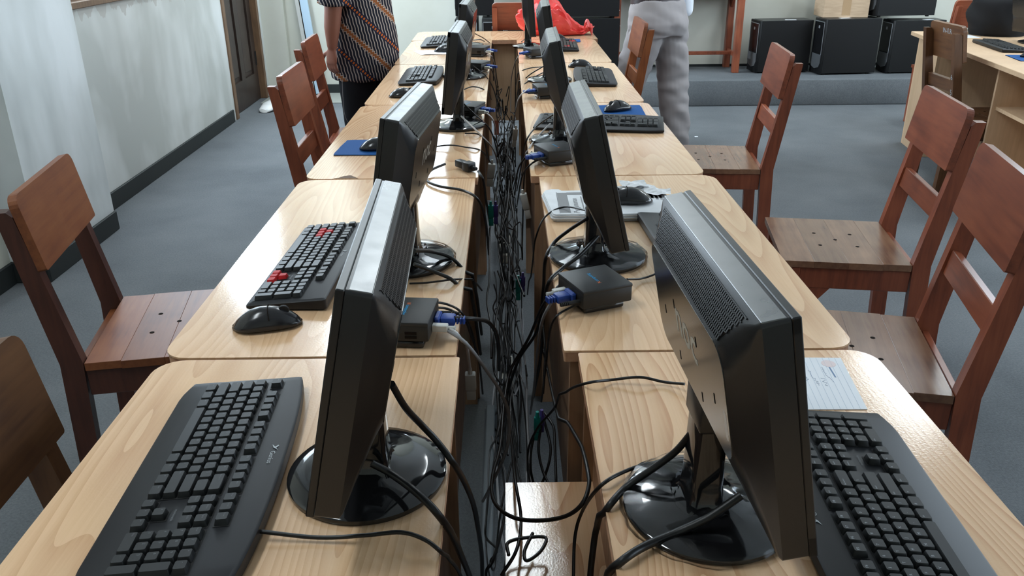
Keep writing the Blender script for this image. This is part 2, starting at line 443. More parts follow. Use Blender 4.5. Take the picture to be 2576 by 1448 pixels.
# left wall with the window, transom and door openings
wl = MB()
W1 = (4.13, 6.50, 1.085, 2.10); W2 = (6.05, 7.45, 2.28, 2.72); D1 = (6.77, 7.74, 0.0, 2.06)
ys = sorted({YF, YB, W1[0], W1[1], W2[0], W2[1], D1[0], D1[1]}); zs = sorted({0.0, ZC, W1[2], W1[3], W2[2], W2[3], D1[3]})
for i in range(len(ys)-1):
    for j in range(len(zs)-1):
        cy, cz = (ys[i]+ys[i+1])/2, (zs[j]+zs[j+1])/2
        if any(a < cy < b and c < cz < d for a, b, c, d in (W1, W2, D1)): continue
        wl.box((XL-0.18, ys[i], zs[j]), (XL, ys[i+1], zs[j+1]))
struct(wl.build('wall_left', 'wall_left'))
struct(MB().box((XL-0.01, 3.41, 0.0), (XL+0.16, 4.118, ZC)).build('wall_left_pier', 'wall_pier'))
struct(MB().box((XL-0.01, YF, 0.0), (XL+0.012, 3.41, ZC)).build('wall_left_near', 'cream'))
wb = MB(); BW = (-1.45, -0.25, 1.75, 2.48)
for lo, hi in (((XL-0.2, YB, 0.0), (XR+0.2, YB+0.15, BW[2])), ((XL-0.2, YB, BW[3]), (XR+0.2, YB+0.15, ZC)),
               ((XL-0.2, YB, BW[2]), (BW[0], YB+0.15, BW[3])), ((BW[1], YB, BW[2]), (XR+0.2, YB+0.15, BW[3]))):
    wb.box(lo, hi)
struct(wb.build('wall_back', 'cream'))
fr = MB()
for k in range(5):
    xx = BW[0]+(BW[1]-BW[0]-0.05)*k/4
    fr.box((xx, YB+0.09, BW[2]), (xx+0.05, YB+0.14, BW[3]))
for zz in (BW[2], BW[3]-0.05): fr.box((BW[0], YB+0.09, zz), (BW[1], YB+0.14, zz+0.05))
w4 = struct(fr.build('window_4', 'frame'))
for k in range(4):
    xx = BW[0]+(BW[1]-BW[0]-0.05)*k/4
    MB().box((xx+0.03, YB+0.112, BW[2]+0.03), (xx+0.32, YB+0.118, BW[3]-0.03)).build('pane', 'glass', w4)
struct(MB().box((XL, YB-0.06, 0.0), (-1.97, YB+0.01, ZC)).build('wall_back_pier', 'cream'))
# right wall with an unseen window band stretched past the camera as added fill
wr = MB(); RW = (-1.0, 7.2, 1.2, 2.5)
for lo, hi in (((XR, YF, 0), (XR+0.15, YB, RW[2])), ((XR, YF, RW[3]), (XR+0.15, YB, ZC)),
               ((XR, YF, RW[2]), (XR+0.15, RW[0], RW[3])), ((XR, RW[1], RW[2]), (XR+0.15, YB, RW[3]))):
    wr.box(lo, hi)
struct(wr.build('wall_right', 'cream'))
struct(MB().box((XL-0.2, YF-0.15, 0), (XR+0.2, YF, ZC)).build('wall_front', 'cream'))
# skirtings
def skirt(name, boxes):
    b = MB()
    for lo, hi in boxes: b.bbox(lo, hi, 0.004, 1)
    struct(b.build(name, 'skirt'))
skirt('baseboard_left', [((XL, 4.118, 0), (XL+0.014, 6.70, 0.098)), ((XL+0.16, 3.40, 0), (XL+0.174, 4.118, 0.098)),
                         ((XL+0.012, 3.397, 0), (XL+0.174, 3.411, 0.098)), ((XL+0.012, YF, 0), (XL+0.026, 3.40, 0.098))])
skirt('baseboard_back', [((-1.97, YB-0.014, 0), (-0.5, YB, 0.085)), ((XL, YB-0.074, 0), (-1.96, YB-0.06, 0.085))])
struct(MB().bbox((XL+0.02, 7.42, 0.0), (-0.52, YB-0.01, 0.008), 0.002, 1).build('trim_1', 'concrete'))
# carpeted platform along the back
st = struct(MB().bbox((-0.5, 7.12, 0.0), (XR-0.003, YB-0.002, 0.215), 0.012, 2).build('floor_platform', 'carpet', smooth=40))
struct(MB().bbox((-0.5, YB-0.02, 0.215), (XR-0.01, YB-0.001, 0.235), 0.003, 1).build('trim_2', 'skirt'))

def window(name, y0, y1, z0, z1, xw, n, sgn):
    fr = MB()
    t_ = 0.05
    xs = sorted((xw, xw-sgn*0.06))
    fr.box((xs[0], y0, z0), (xs[1], y1, z0+t_)); fr.box((xs[0], y0, z1-t_), (xs[1], y1, z1))
    for k in range(n+1):
        yy = y0+(y1-y0-t_)*k/n
        fr.box((xs[0], yy, z0+t_), (xs[1], yy+t_, z1-t_))
    o = struct(fr.build(name, 'frame'))
    for k in range(n):
        a = y0+(y1-y0-t_)*k/n+t_; b = y0+(y1-y0-t_)*(k+1)/n
        xm = xw-sgn*0.075
        MB().box((xm-0.003, a-0.02, z0+0.02), (xm+0.003, b+0.02, z1-0.02)).build('pane', 'glass', o)
    return o
w1 = window('window_1', *W1, XL-0.06, 4, 1)
MB().bbox((XL-0.12, W1[0], W1[2]-0.03), (XL+0.02, W1[1], W1[2]+0.005), 0.004, 1).build('sill', 'frame', w1)
window('window_2', *W2, XL-0.06, 3, 1)
window('side_fill_window', *RW, XR+0.09, 10, -1)  # unseen panes, band extended for fill light

# door with recessed panels
d = MB()
xd = XL-0.045
y0, y1, zt = D1[0]+0.06, D1[1]-0.05, D1[3]-0.06
stile = 0.115; mid = 0.10; ym = (y0+y1)/2
cols = ((y0+stile, ym-mid/2), (ym+mid/2, y1-stile)); rows = ((0.24, 0.98), (1.12, zt-0.13))
d.box((xd-0.035, y0, 0.006), (xd, y1, 0.24))
d.box((xd-0.035, y0, 0.98), (xd, y1, 1.12)); d.box((xd-0.035, y0, zt-0.13), (xd, y1, zt))
for a, b in ((y0, y0+stile), (ym-mid/2, ym+mid/2), (y1-stile, y1)):
    for r0, r1 in rows: d.box((xd-0.035, a, r0), (xd, b, r1))
door = struct(d.build('door_1', 'door'))
for a, b in cols:
    for r0, r1 in rows:
        p = MB().box((xd-0.030, a, r0), (xd-0.018, b, r1))
        p.bbox((xd-0.024, a+0.035, r0+0.035), (xd-0.008, b-0.035, r1-0.035), 0.006, 1)
        p.build('door_panel', 'door', door)
fr = MB()
for lo, hi in (((XL-0.14, D1[0], 0), (XL+0.012, D1[0]+0.058, D1[3])), ((XL-0.14, D1[1]-0.048, 0), (XL+0.012, D1[1], D1[3])),
               ((XL-0.14, D1[0], D1[3]-0.058), (XL+0.012, D1[1], D1[3]))):
    fr.bbox(lo, hi, 0.004, 1)
fr.build('door_frame', 'frame', door)
MB().tube([(xd, y1-0.055, 1.02), (xd+0.05, y1-0.055, 1.02), (xd+0.055, y1-0.16, 1.02)], 0.009).build('door_handle', 'metal', door)
MB().bbox((xd-0.002, y1-0.035, 0.30), (xd+0.004, y1+0.004, 0.42), 0.001, 1).build('hinge', 'matt', door)

# ceiling lamps (out of frame; seen mirrored in the polished tops, except one added as fill)
def ceiling_lamp(x, y, rz, label):
    o = thing('ceiling_lamp', label, 'lamp', (x, y, 3.12), rz, 'fluorescent ceiling lamps')
    for yy in (-0.45, 0.45): MB().tube([(0, yy, 0.0), (0, yy, ZC-3.12)], 0.008, 8).build('rod', 'lampmetal', o)
    MB().bbox((-0.14, -0.62, -0.05), (0.14, 0.62, 0.0), 0.006, 1).build('housing', 'lampmetal', o)
    for sx in (-0.07, 0.07):
        MB().box((sx*2-0.006, -0.61, -0.075), (sx*2+0.006, 0.61, -0.045)).build('side_rim', 'lampmetal', o)
    MB().box((-0.128, -0.60, -0.066), (0.128, 0.60, -0.054)).build('diffuser', 'tube', o)
ceiling_lamp(0.06, 4.25, 0, 'white boxed ceiling lamp above the gap between the desk rows')
ceiling_lamp(2.75, 5.2, 0, 'white boxed ceiling lamp above the open floor beside the chairs')
ceiling_lamp(3.9, 6.2, 0, 'white boxed ceiling lamp above the laminate desk and platform')
ceiling_lamp(-1.25, 1.0, 0, 'added fill lamp out of view over the left aisle')  # unseen lamp added to brighten the pier's camera-facing side
ceiling_lamp(-1.25, 6.2, 0, 'white boxed ceiling lamp above the aisle by the blotchy wall')

# ------------------------------------------------------------------ desks
def desk(name, label, x0, x1, y0, y1, front, shelf=False, thick=0.022, cat='desk', zt=0.75, group='pine desks in the two rows'):
    """front: -1 when the sitter is on the -x side, +1 on the +x side"""
    o = thing(name, label, cat, ((x0+x1)/2, (y0+y1)/2, 0), 0, group)
    w, l = (x1-x0)/2, (y1-y0)/2
    r = 0.045; poly = []
    for sx, sy, a0 in ((1, 1, 0), (-1, 1, PI/2), (-1, -1, PI), (1, -1, 3*PI/2)):
        rr = r if sx == front else 0.004
        for k in range(7):
            a = a0+k*PI/12
            poly.append((sx*(w-rr)+rr*math.cos(a), sy*(l-rr)+rr*math.sin(a)))
    MB().prism(poly, zt-0.0035, zt, 0).build('top', 'pine', o)
    poly2 = [(px*(1-0.0008/w), py*(1-0.0008/l)) for px, py in poly]
    MB().prism(poly2, zt-thick, zt-0.0035).build('edge_band', 'pine_edge', o)
    ib = -front
    xa, xb = sorted((ib*(w-0.012), front*(w-0.24)))
    for sy in (-1, 1):
        ya, yb = sorted((sy*(l-0.005), sy*(l-0.023)))
        MB().box((xa, ya, 0), (xb, yb, zt-thick)).build('side_panel', 'desk_panel', o)
    xa, xb = sorted((ib*(w-0.030), ib*(w-0.045)))
    MB().box((xa, -l+0.023, 0.22), (xb, l-0.023, zt-thick)).build('back_panel', 'desk_panel', o)
    if shelf:
        xa, xb = sorted((ib*(w+0.128), front*(w-0.10)))
        MB().prism([(xa, -l+0.025), (xb, -l+0.025), (xb, l-0.025), (xa, l-0.025)], 0.482, 0.50).build('shelf', 'pine', o)
    return o
GR = 'pine desks in the two rows'
LD = [(-0.592, -0.083, 0.17, 1.262, 'pine desk in front row left carrying the big black keyboard'),
      (-0.598, -0.090, 1.270, 2.362, 'pine desk carrying the keyboard with red keys'),
      (-0.592, -0.083, 2.370, 3.460, 'pine desk with chipped edge and the blue mouse pad beside the tilted monitor'),
      (-0.588, -0.080, 3.468, 4.560, 'pine desk beside the person in batik with a keyboard and mouse'),
      (-0.594, -0.082, 4.568, 5.560, 'pine desk behind the batik shirt with folded white paper on it')]
RD = [(0.120, 0.624, 0.17, 1.272, 'pine desk nearest on the right carrying ruled paper and shiny-keyed keyboard'),
      (0.096, 0.606, 1.280, 2.372, 'pine desk under the folded newspaper'),
      (0.072, 0.588, 2.380, 3.470, 'pine desk with blue mouse pad and a keyboard lying crosswise'),
      (0.072, 0.580, 3.478, 4.570, 'pine desk with rounded keyboard in front of the off-white trousers'),
      (0.076, 0.576, 4.578, 5.560, 'pine desk carrying the keyboard with red keys before the red bag')]
desks = []
for a in LD: desks.append(desk('computer_desk', a[4], a[0], a[1], a[2], a[3], -1))
for i, a in enumerate(RD): desks.append(desk('computer_desk', a[4], a[0], a[1], a[2], a[3], 1, shelf=(i == 0)))
# table across the end of the rows
et = thing('end_table', 'pine table set crosswise closing the far end of both rows', 'table', (0.0, 5.815, 0))
MB().prism([(-0.60, -0.245), (0.60, -0.245), (0.60, 0.20), (0.56, 0.245), (-0.56, 0.245), (-0.60, 0.20)], 0.7465, 0.75).build('top', 'pine', et)
MB().prism([(-0.599, -0.244), (0.599, -0.244), (0.599, 0.20), (0.56, 0.244), (-0.56, 0.244), (-0.599, 0.20)], 0.725, 0.7465).build('edge_band', 'pine_edge', et)
for sx in (-1, 1):
    MB().box((sx*0.58-0.009, -0.22, 0), (sx*0.58+0.009, 0.22, 0.725)).build('side_panel', 'desk_panel', et)
MB().box((-0.571, -0.20, 0.22), (0.571, -0.185, 0.725)).build('back_panel', 'beige_lam', et)
# chipped veneer at the edge of the third desk
ch = []
for k in range(13):
    a = k/12
    ch.append((-0.505+0.072*a, 2.3725))
for k in range(13):
    a = 1-k/12
    ch.append((-0.505+0.072*a, 2.3727+0.045*math.sin(PI*a)**1.5*(0.4+0.6*a)+0.002*math.sin(a*23)))
cx, cy = (-0.592-0.083)/2, (2.370+3.460)/2
MB().prism([(x-cx, y-cy) for x, y in ch], 0.7502, 0.7508).build('chipped_patch', mat('bare_board', (0.17, 0.11, 0.075), 0.8, 0.2), desks[2])

# ------------------------------------------------------------------ monitors
MW, MH = 0.385, 0.275
def ring(u, w0, z0, z1, r, n=6):
    return [(u, y, z) for y, z in rrect(w0, z1-z0, r, n, 0, (z0+z1)/2)]
_m = {}
def mon_meshes():
    b = MB()
    b.loft([ring(0.0095, MW-0.001, 0.0005, MH-0.0005, 0.004), ring(0.036, MW-0.001, 0.0005, MH-0.0005, 0.005),
            ring(0.039, MW-0.007, 0.004, MH-0.0035, 0.006), ring(0.046, MW-0.018, 0.030, MH-0.012, 0.022),
            ring(0.060, MW-0.052, 0.082, MH-0.032, 0.032), ring(0.066, MW-0.066, 0.098, MH-0.040, 0.030)], 0)
    _m['housing'] = b.mesh('housing', 'plastic', 32)
    b = MB().prism([(y, z) for y, z in rrect(MW-0.068, MH-0.140, 0.028, 6, 0, (0.099+MH-0.041)/2)], 0, 0.0012, mtx=Matrix(((0, 0, 1, 0.0658), (1, 0, 0, 0), (0, 1, 0, 0), (0, 0, 0, 1))))
    _m['back_face'] = b.mesh('back_face', 'back_plastic')
    b = MB().bbox((0.0125, -MW/2+0.003, MH-0.002), (0.0355, MW/2-0.003, MH+0.0004), 0.0006, 1)
    _m['top_band'] = b.mesh('top_band', 'satin')
    b = MB()
    t_ = 0.018
    b.bbox((0, -MW/2, MH-t_), (0.009, MW/2, MH), 0.0012, 1); b.bbox((0, -MW/2, 0), (0.009, MW/2, t_+0.008), 0.0012, 1)
    b.bbox((0, -MW/2, 0.001), (0.009, -MW/2+t_, MH-0.001), 0.0012, 1); b.bbox((0, MW/2-t_, 0.001), (0.009, MW/2, MH-0.001), 0.0012, 1)
    _m['bezel'] = b.mesh('bezel', 'plastic')
    _m['screen'] = MB().box((0.002, -MW/2+t_, t_+0.008), (0.0088, MW/2-t_, MH-t_)).mesh('screen', 'gloss')
    # slotted vent lying on the sloping shoulder: ribs over a dark recess
    b = MB()
    A = Vector((0.0405, 0, MH-0.0065)); B = Vector((0.0635, 0, MH-0.0375))
    d = B-A; L = d.length; d.normalize(); nrm = Vector((-d.z, 0, d.x)); nrm = nrm if nrm.x > 0 else -nrm
    hw0, hw1 = MW/2-0.026, MW/2-0.056
    fr_ = Matrix(((d.x, 0, nrm.x, A.x), (d.y, 1, nrm.y, A.y), (d.z, 0, nrm.z, A.z), (0, 0, 0, 1)))
    b.add([(0, -hw0, 0.0006), (0, hw0, 0.0006), (L, hw1, 0.0006), (L, -hw1, 0.0006)], [(0, 1, 2, 3)], 1, fr_)
    rows = 6
    for r in range(rows+1):
        s0 = L*r/rows
        hw = hw0+(hw1-hw0)*r/rows
        b.box((s0-0.0007, -hw, 0.0004), (s0+0.0007, hw, 0.0019), 0, fr_)
    pitch = 0.0047
    for r in range(rows):
        hw = hw0+(hw1-hw0)*(r+0.5)/rows
        n = int(2*hw/pitch)
        for k in range(n):
            yy = -hw+(k+0.5)*pitch+(0.5*pitch if r % 2 else 0)
            b.box((L*r/rows, yy-0.00125, 0.0004), (L*(r+1)/rows, yy+0.00125, 0.0019), 0, fr_)
    _m['vent'] = b.mesh('vent_grille', ['plastic', 'hole'])
    b = MB()
    mt = Matrix(((0, 0, 1, 0.0672), (1, 0, 0, 0), (0, 1, 0, 0), (0, 0, 0, 1)))
    text_mb(b, 'noc', 0.066, mt @ Matrix.Translation((0, 0.178, 0)) , 0, 'CENTER', 0.012)
    _m['logo'] = b.mesh('logo', 'logo_grey')
    b = MB()
    for yy, zz in ((-0.05, 0.19), (0.05, 0.19), (-0.05, 0.12), (0.05, 0.12), (-0.11, 0.155), (0.11, 0.155)):
        b.box((0.0668, yy-0.0012, zz-0.006), (0.0674, yy+0.0012, zz+0.006))
    _m['slots'] = b.mesh('screw_slots', 'hole')
    # base, with a low domed collar
    b = MB().lathe([(0.0, 0.0), (0.1035, 0.0), (0.1055, 0.004), (0.1052, 0.008), (0.102, 0.0105), (0.080, 0.0145), (0.045, 0.0185), (0.036, 0.024), (0.0, 0.0245)], 56)
    _m['base'] = b.mesh('base', 'gloss', 40)
    b = MB().loft([[(x, y, z) for x, y in rrect(wx, wy, 0.009, 4, 0.010, 0)] for z, wx, wy in
                   ((0.016, 0.052, 0.074), (0.026, 0.043, 0.062), (0.05, 0.040, 0.056), (0.150, 0.036, 0.052))])
    _m['neck'] = b.mesh('neck', 'gloss', 35)
    b = MB().bbox((-0.010, -0.034, 0.130), (0.030, 0.034, 0.175), 0.006, 2)
    _m['hinge'] = b.mesh('hinge', 'plastic', 35)
mon_meshes()
def film_mesh(seed):
    r_ = random.Random(seed); b = MB(); rings = []
    for k, (r, z) in enumerate([(0.110, 0.001), (0.110, 0.008), (0.106, 0.0135), (0.09, 0.0165), (0.065, 0.0195), (0.043, 0.026), (0.040, 0.032)]):
        rg = []
        for i in range(72):
            a = 2*PI*i/72
            wv = 0.0012*math.sin(i*1.05+k*0.5+seed)+0.0007*math.sin(i*2.3+seed*2)
            wz = 0.0007*math.sin(i*0.9+k*1.1)+r_.uniform(-0.0001, 0.0003)
            px, py = (r+wv*(1 if k < 3 else 0.7))*math.cos(a), (r+wv)*math.sin(a)
            if k >= 5: px = px*0.95+0.010*min(1, (k-4)/2)
            rg.append((px, py, max(0.0006, z+(wz if 1 < k < 6 else 0))))
        rings.append(rg)
    b.loft(rings, 0, False)
    return b.mesh('plastic_film', 'film', 28)
def monitor(label, x, y, side, yaw, tilt, film=0, sticker=False, u0=-0.030):
    o = thing('computer_monitor', label, 'monitor', (x, y, 0.75), (PI if side > 0 else 0)-math.radians(yaw), 'black monitors standing back to back')
    link('base', _m['base'], o); link('neck', _m['neck'], o); link('hinge', _m['hinge'], o)
    h = link('housing', _m['housing'], o)
    tl = math.radians(tilt)
    off = Vector((u0, 0, 0.075)); rt = Matrix.Rotation(tl, 4, 'Y')
    piv = Vector((0.02, 0, 0.13))
    loc = piv+rt.to_3x3() @ (Vector((0, 0, 0))-Vector((0.02-u0, 0, 0.13-0.075)))
    h.location = loc; h.rotation_euler = (0, tl, 0)
    for nm in ('bezel', 'screen', 'top_band', 'back_face', 'logo'):
        link(nm, _m[nm], h)
    tag(link('vent_grille', _m['vent'], h), kind='stuff')
    tag(link('screw_slots', _m['slots'], h), kind='stuff')
    if film: link('plastic_film', film_mesh(film), o)
    if sticker:
        b = MB().prism(rrect(0.010, 0.034, 0.004, 4), 0, 0.0006, mtx=Matrix(((0, 0, 1, 0.0665), (1, 0, 0, 0.147), (0, 1, 0, 0.145), (0, 0, 0, 1))))
        b2 = b.build('sticker', mat('sticker_paper', (0.55, 0.48, 0.42), 0.7), h)
        b2['label'] = 'torn pale paper sticker'
    return o
MONS = [('monitor nearest on left row, turned away, beside the big black keyboard', -0.190, 0.930, -1, -2.2, 12, 0, False),
        ('monitor behind the keyboard with red keys, glossy base in clear film', -0.222, 1.712, -1, 4.8, 10, 3, False),
        ('monitor on left row with round base beside the third thin client', -0.180, 3.060, -1, 1.4, 7, 0, False),
        ('monitor on left row next to the small rounded keyboard and batik shirt', -0.195, 4.150, -1, 1.5, 7, 5, False),
        ('farthest monitor of the left row, mostly hidden by those before it', -0.235, 5.300, -1, 1.0, 7, 0, False),
        ('largest looking monitor, nearest on the right, with a torn sticker', 0.248, 0.852, 1, -2.8, 11, 4, True, -0.044),
        ('monitor on right row standing before the newspaper, base wrapped in film', 0.200, 1.722, 1, 0.0, 13, 6, False),
        ('monitor on right row in front of the keyboard lying crosswise', 0.190, 2.800, 1, 1.1, 12, 7, False),
        ('monitor on right row beside the rounded keyboard with wide key rows', 0.210, 4.020, 1, 1.6, 9, 0, False),
        ('farthest monitor on right row in front of the red bag', 0.150, 5.230, 1, 0.0, 4, 0, False)]
for a in MONS: monitor(*a)
# ------------------------------------------------------------------ keyboards
UQ = 0.0187
def key_layout():
    K = []   # (x, row, w, h, legend)
    for k, nm in zip([0, 2, 3, 4, 5, 6.5, 7.5, 8.5, 9.5, 11, 12, 13, 14], ['Esc']+['F%d' % i for i in range(1, 13)]): K.append((k, 5.35, 1, 1, nm))
    for k, nm in zip([15.3, 16.3, 17.3], ['Print', 'Scroll', 'Pause']): K.append((k, 5.35, 1, 1, nm))
    for i, c in enumerate('`1234567890-='): K.append((i, 4, 1, 1, c))
    K.append((13, 4, 2, 1, 'Backspace'))
    K.append((0, 3, 1.5, 1, 'Tab'))
    for i, c in enumerate('QWERTYUIOP[]'): K.append((1.5+i, 3, 1, 1, c))
    K.append((13.5, 3, 1.5, 1, '\\'))
    K.append((0, 2, 1.75, 1, 'Caps'))
    for i, c in enumerate("ASDFGHJKL;'"): K.append((1.75+i, 2, 1, 1, c))
    K.append((12.75, 2, 2.25, 1, 'Enter'))
    K.append((0, 1, 2.25, 1, 'Shift'))
    for i, c in enumerate('ZXCVBNM,./'): K.append((2.25+i, 1, 1, 1, c))
    K.append((12.25, 1, 2.75, 1, 'Shift'))
    xx = 0
    for w_, nm in ((1.25, 'Ctrl'), (1.25, '#'), (1.25, 'Alt'), (6.25, ''), (1.25, 'Alt'), (1.25, '#'), (1.25, '='), (1.25, 'Ctrl')):
        K.append((xx, 0, w_, 1, nm)); xx += w_
    for r, nms in ((4, ('Insert', 'Home', 'PgUp')), (3, ('Delete', 'End', 'PgDn'))):
        for i, nm in enumerate(nms): K.append((15.3+i, r, 1, 1, nm))
    K += [(16.3, 1, 1, 1, '^'), (15.3, 0, 1, 1, '<'), (16.3, 0, 1, 1, 'v'), (17.3, 0, 1, 1, '>')]
    for r, nms in ((4, ('Num', '/', '*', '-')), (3, '789'), (2, '456'), (1, '123')):
        for i, nm in enumerate(nms): K.append((18.6+i, r, 1, 1, nm))
    K += [(21.6, 2, 1, 2, '+'), (21.6, 0, 1, 2, 'Enter'), (18.6, 0, 2, 1, '0 Ins'), (20.6, 0, 1, 1, '.')]
    return K
LAY = key_layout()
_keym = {}
def key_mesh(w, h, mk):
    k = (w, h, mk)
    if k not in _keym:
        a, b_ = w*UQ/2-0.0007, h*UQ/2-0.0007; H = 0.0078
        r0 = [(x, y, 0.0) for x, y in rrect(2*a, 2*b_, 0.0012, 1)]
        r1 = [(x, y, H*0.86) for x, y in rrect(2*a-0.0030, 2*b_-0.0028, 0.0016, 1, 0, 0.0004)]
        r2 = [(x, y, H) for x, y in rrect(2*a-0.0042, 2*b_-0.0038, 0.0014, 1, 0, 0.0004)]
        _keym[k] = MB().loft([r0, r1, r2]).mesh('key', mk, 50)
    return _keym[k]
def keyboard(label, x, y, rz, style='round', single=True, red=(), legend='legend', slope=3.0, logo='Genius'):
    """local: +x to the typist's right, +y away from the typist"""
    o = thing('keyboard', label, 'keyboard', (x, y, 0.7505), rz, 'black keyboards on the desks')
    L, Wd = (0.472, 0.196) if style == 'round' else (0.455, 0.156)
    tl = math.radians(slope)
    zt = lambda yy: 0.0125+(yy+Wd/2)*math.tan(tl)
    prof = []
    n = 28
    def outline(inset):
        P = []
        if style == 'round':
            a, b_ = L/2-inset, Wd/2-inset
            # bowed rear edge, straight front with curled wrist lip
            for k in range(n):
                tq = -1+2*k/(n-1); P.append((a*tq*(1 if abs(tq) < 0.97 else 0.985), -b_+0.010*max(0, abs(tq)-0.82)/0.18))
            for k in range(n):
                tq = 1-2*k/(n-1); P.append((a*tq*(1 if abs(tq) < 0.93 else 0.97), b_-0.016*abs(tq)**3))
        else:
            P = rrect(L-2*inset, Wd-2*inset, 0.006, 4)
        return P
    b = MB()
    rings = []
    for inset, dz, base_ in ((0.004, 0, True), (0.0, 0.004, True), (0.0, -0.003, False), (0.004, 0.0, False)):
        rings.append([(px, py, (0.0005+dz) if base_ else zt(py)+dz) for px, py in outline(inset)])
    b.loft(rings)
    body = b.build('body', 'kbody', o, 50)
    kx0 = -22.6*UQ/2; ky0 = -Wd/2+(0.038 if style == 'round' else 0.012)
    deck = MB()
    def plate(x0, x1, r0, r1):
        ya, yb = ky0+r0*UQ-0.001, ky0+r1*UQ+0.001
        deck.add([(kx0+x0*UQ-0.001, ya, zt(ya)+0.0006), (kx0+x1*UQ+0.001, ya, zt(ya)+0.0006), (kx0+x1*UQ+0.001, yb, zt(yb)+0.0006), (kx0+x0*UQ-0.001, yb, zt(yb)+0.0006)], [(0, 1, 2, 3)])
    plate(0, 15, 0, 5); plate(18.6, 22.6, 0, 5); plate(15.3, 18.3, 3, 5); plate(15.3, 18.3, 0, 1); plate(16.3, 17.3, 1, 2)
    for a, c_ in ((0, 1), (2, 6), (6.5, 10.5), (11, 15), (15.3, 18.3)): plate(a, c_, 5.35, 6.35)
    deck.build('key_well', 'matt', o)
    joined = MB(); leg = MB()
    for (kx, kr, kw, kh, nm) in LAY:
        cx, cy = kx0+(kx+kw/2)*UQ, ky0+(kr+kh/2)*UQ
        mk = 'kred' if nm in red and (kr < 3.5) and not (nm in 'WASD^<v>' and kx > 18) else 'key'
        cz = zt(cy)+0.0008
        if single:
            k = link('key', key_mesh(kw, kh, mk), o, (cx, cy, cz), (tl, 0, 0))
        else:
            me = key_mesh(kw, kh, mk); mt = T((cx, cy, cz), rx=tl)
            joined.add([v.co for v in me.vertices], [list(p.vertices) for p in me.polygons], 1 if mk == 'kred' else 0, mt)
        if legend and nm and single:
            sz = 0.0048 if len(nm) < 3 else 0.0030
            dx = -(kw*UQ/2-0.0062) if len(nm) < 3 else -(kw*UQ/2-0.0040)
            text_mb(leg, nm, sz, T((cx+dx, cy+kh*UQ/2-0.0068, cz), rx=tl) @ Matrix.Translation((0, 0, 0.0080)), 0, 'CENTER' if len(nm) < 3 else 'LEFT')
    if not single: tag(joined.build('keys', ['key', 'kred'], o, 50), kind='stuff')
    if legend and single: tag(leg.build('key_legends', legend, o), kind='stuff')
    if logo and single:
        lb = MB(); yl = Wd/2-0.018
        text_mb(lb, logo, 0.010, T((-0.02, yl, zt(yl)+0.001), rx=tl), 0, 'LEFT')
        mt = T((-0.028, yl, zt(yl)+0.001), rx=tl)
        lb.add([(-0.008, -0.004, 0), (-0.002, 0.001, 0), (0.006, 0.006, 0), (0.000, -0.001, 0)], [(0, 1, 2, 3)], 0, mt)
        lb.add([(-0.002, 0.001, 0), (-0.006, 0.005, 0), (-0.004, 0.006, 0), (0.001, 0.003, 0)], [(0, 1, 2, 3)], 0, mt)
        lb.build('brand_logo', 'legend', o)
        text_mb(lb2 := MB(), 'multimedia', 0.0050, T((kx0+16.8*UQ, ky0+2.4*UQ, zt(ky0+2.4*UQ)+0.001), rx=tl), 0)
        lb2.build('model_print', 'legend_dim', o)
    return o
H = PI/2
keyboard('big black keyboard with wrist lip on the nearest left desk', -0.400, 0.932, -H+0.045, 'round', True, (), 'legend_dim')
keyboard('black keyboard with red letter and arrow keys beside a mouse', -0.417, 1.683, -H-0.035, 'square', True, ('W', 'A', 'S', 'D', '^', '<', 'v', '>'), 'legend', 5.0, 'Votre')
keyboard('shiny black keyboard on the nearest right desk touching the ruled paper', 0.446, 0.822, H-0.045, 'round', True, (), 'legend')
keyboard('black keyboard half hidden behind the largest monitor beside the newspaper', 0.414, 1.745, H+0.06, 'square', True, (), 'legend', 4.0, None)
keyboard('black keyboard lying crosswise in front of a blue mouse pad', 0.342, 3.030, -0.17, 'round', True, (), 'legend_dim', 4.0, None)
keyboard('rounded black keyboard beside the mouse near the batik shirt', -0.402, 4.140, -H, 'round', False)
keyboard('small looking keyboard on the farthest left desk behind folded paper', -0.415, 5.420, -H, 'round', False)
keyboard('rounded black keyboard with wide key rows beside the off-white trousers', 0.425, 4.060, H-0.05, 'round', False)
keyboard('black keyboard with red keys at the far end by the red bag', 0.362, 5.215, H-0.04, 'square', False, ('W', 'A', 'S', 'D', '^', '<', 'v', '>'))
keyboard('black keyboard on the laminate desk at the right wall side', 2.885, 4.99, H-0.14, 'square', False)

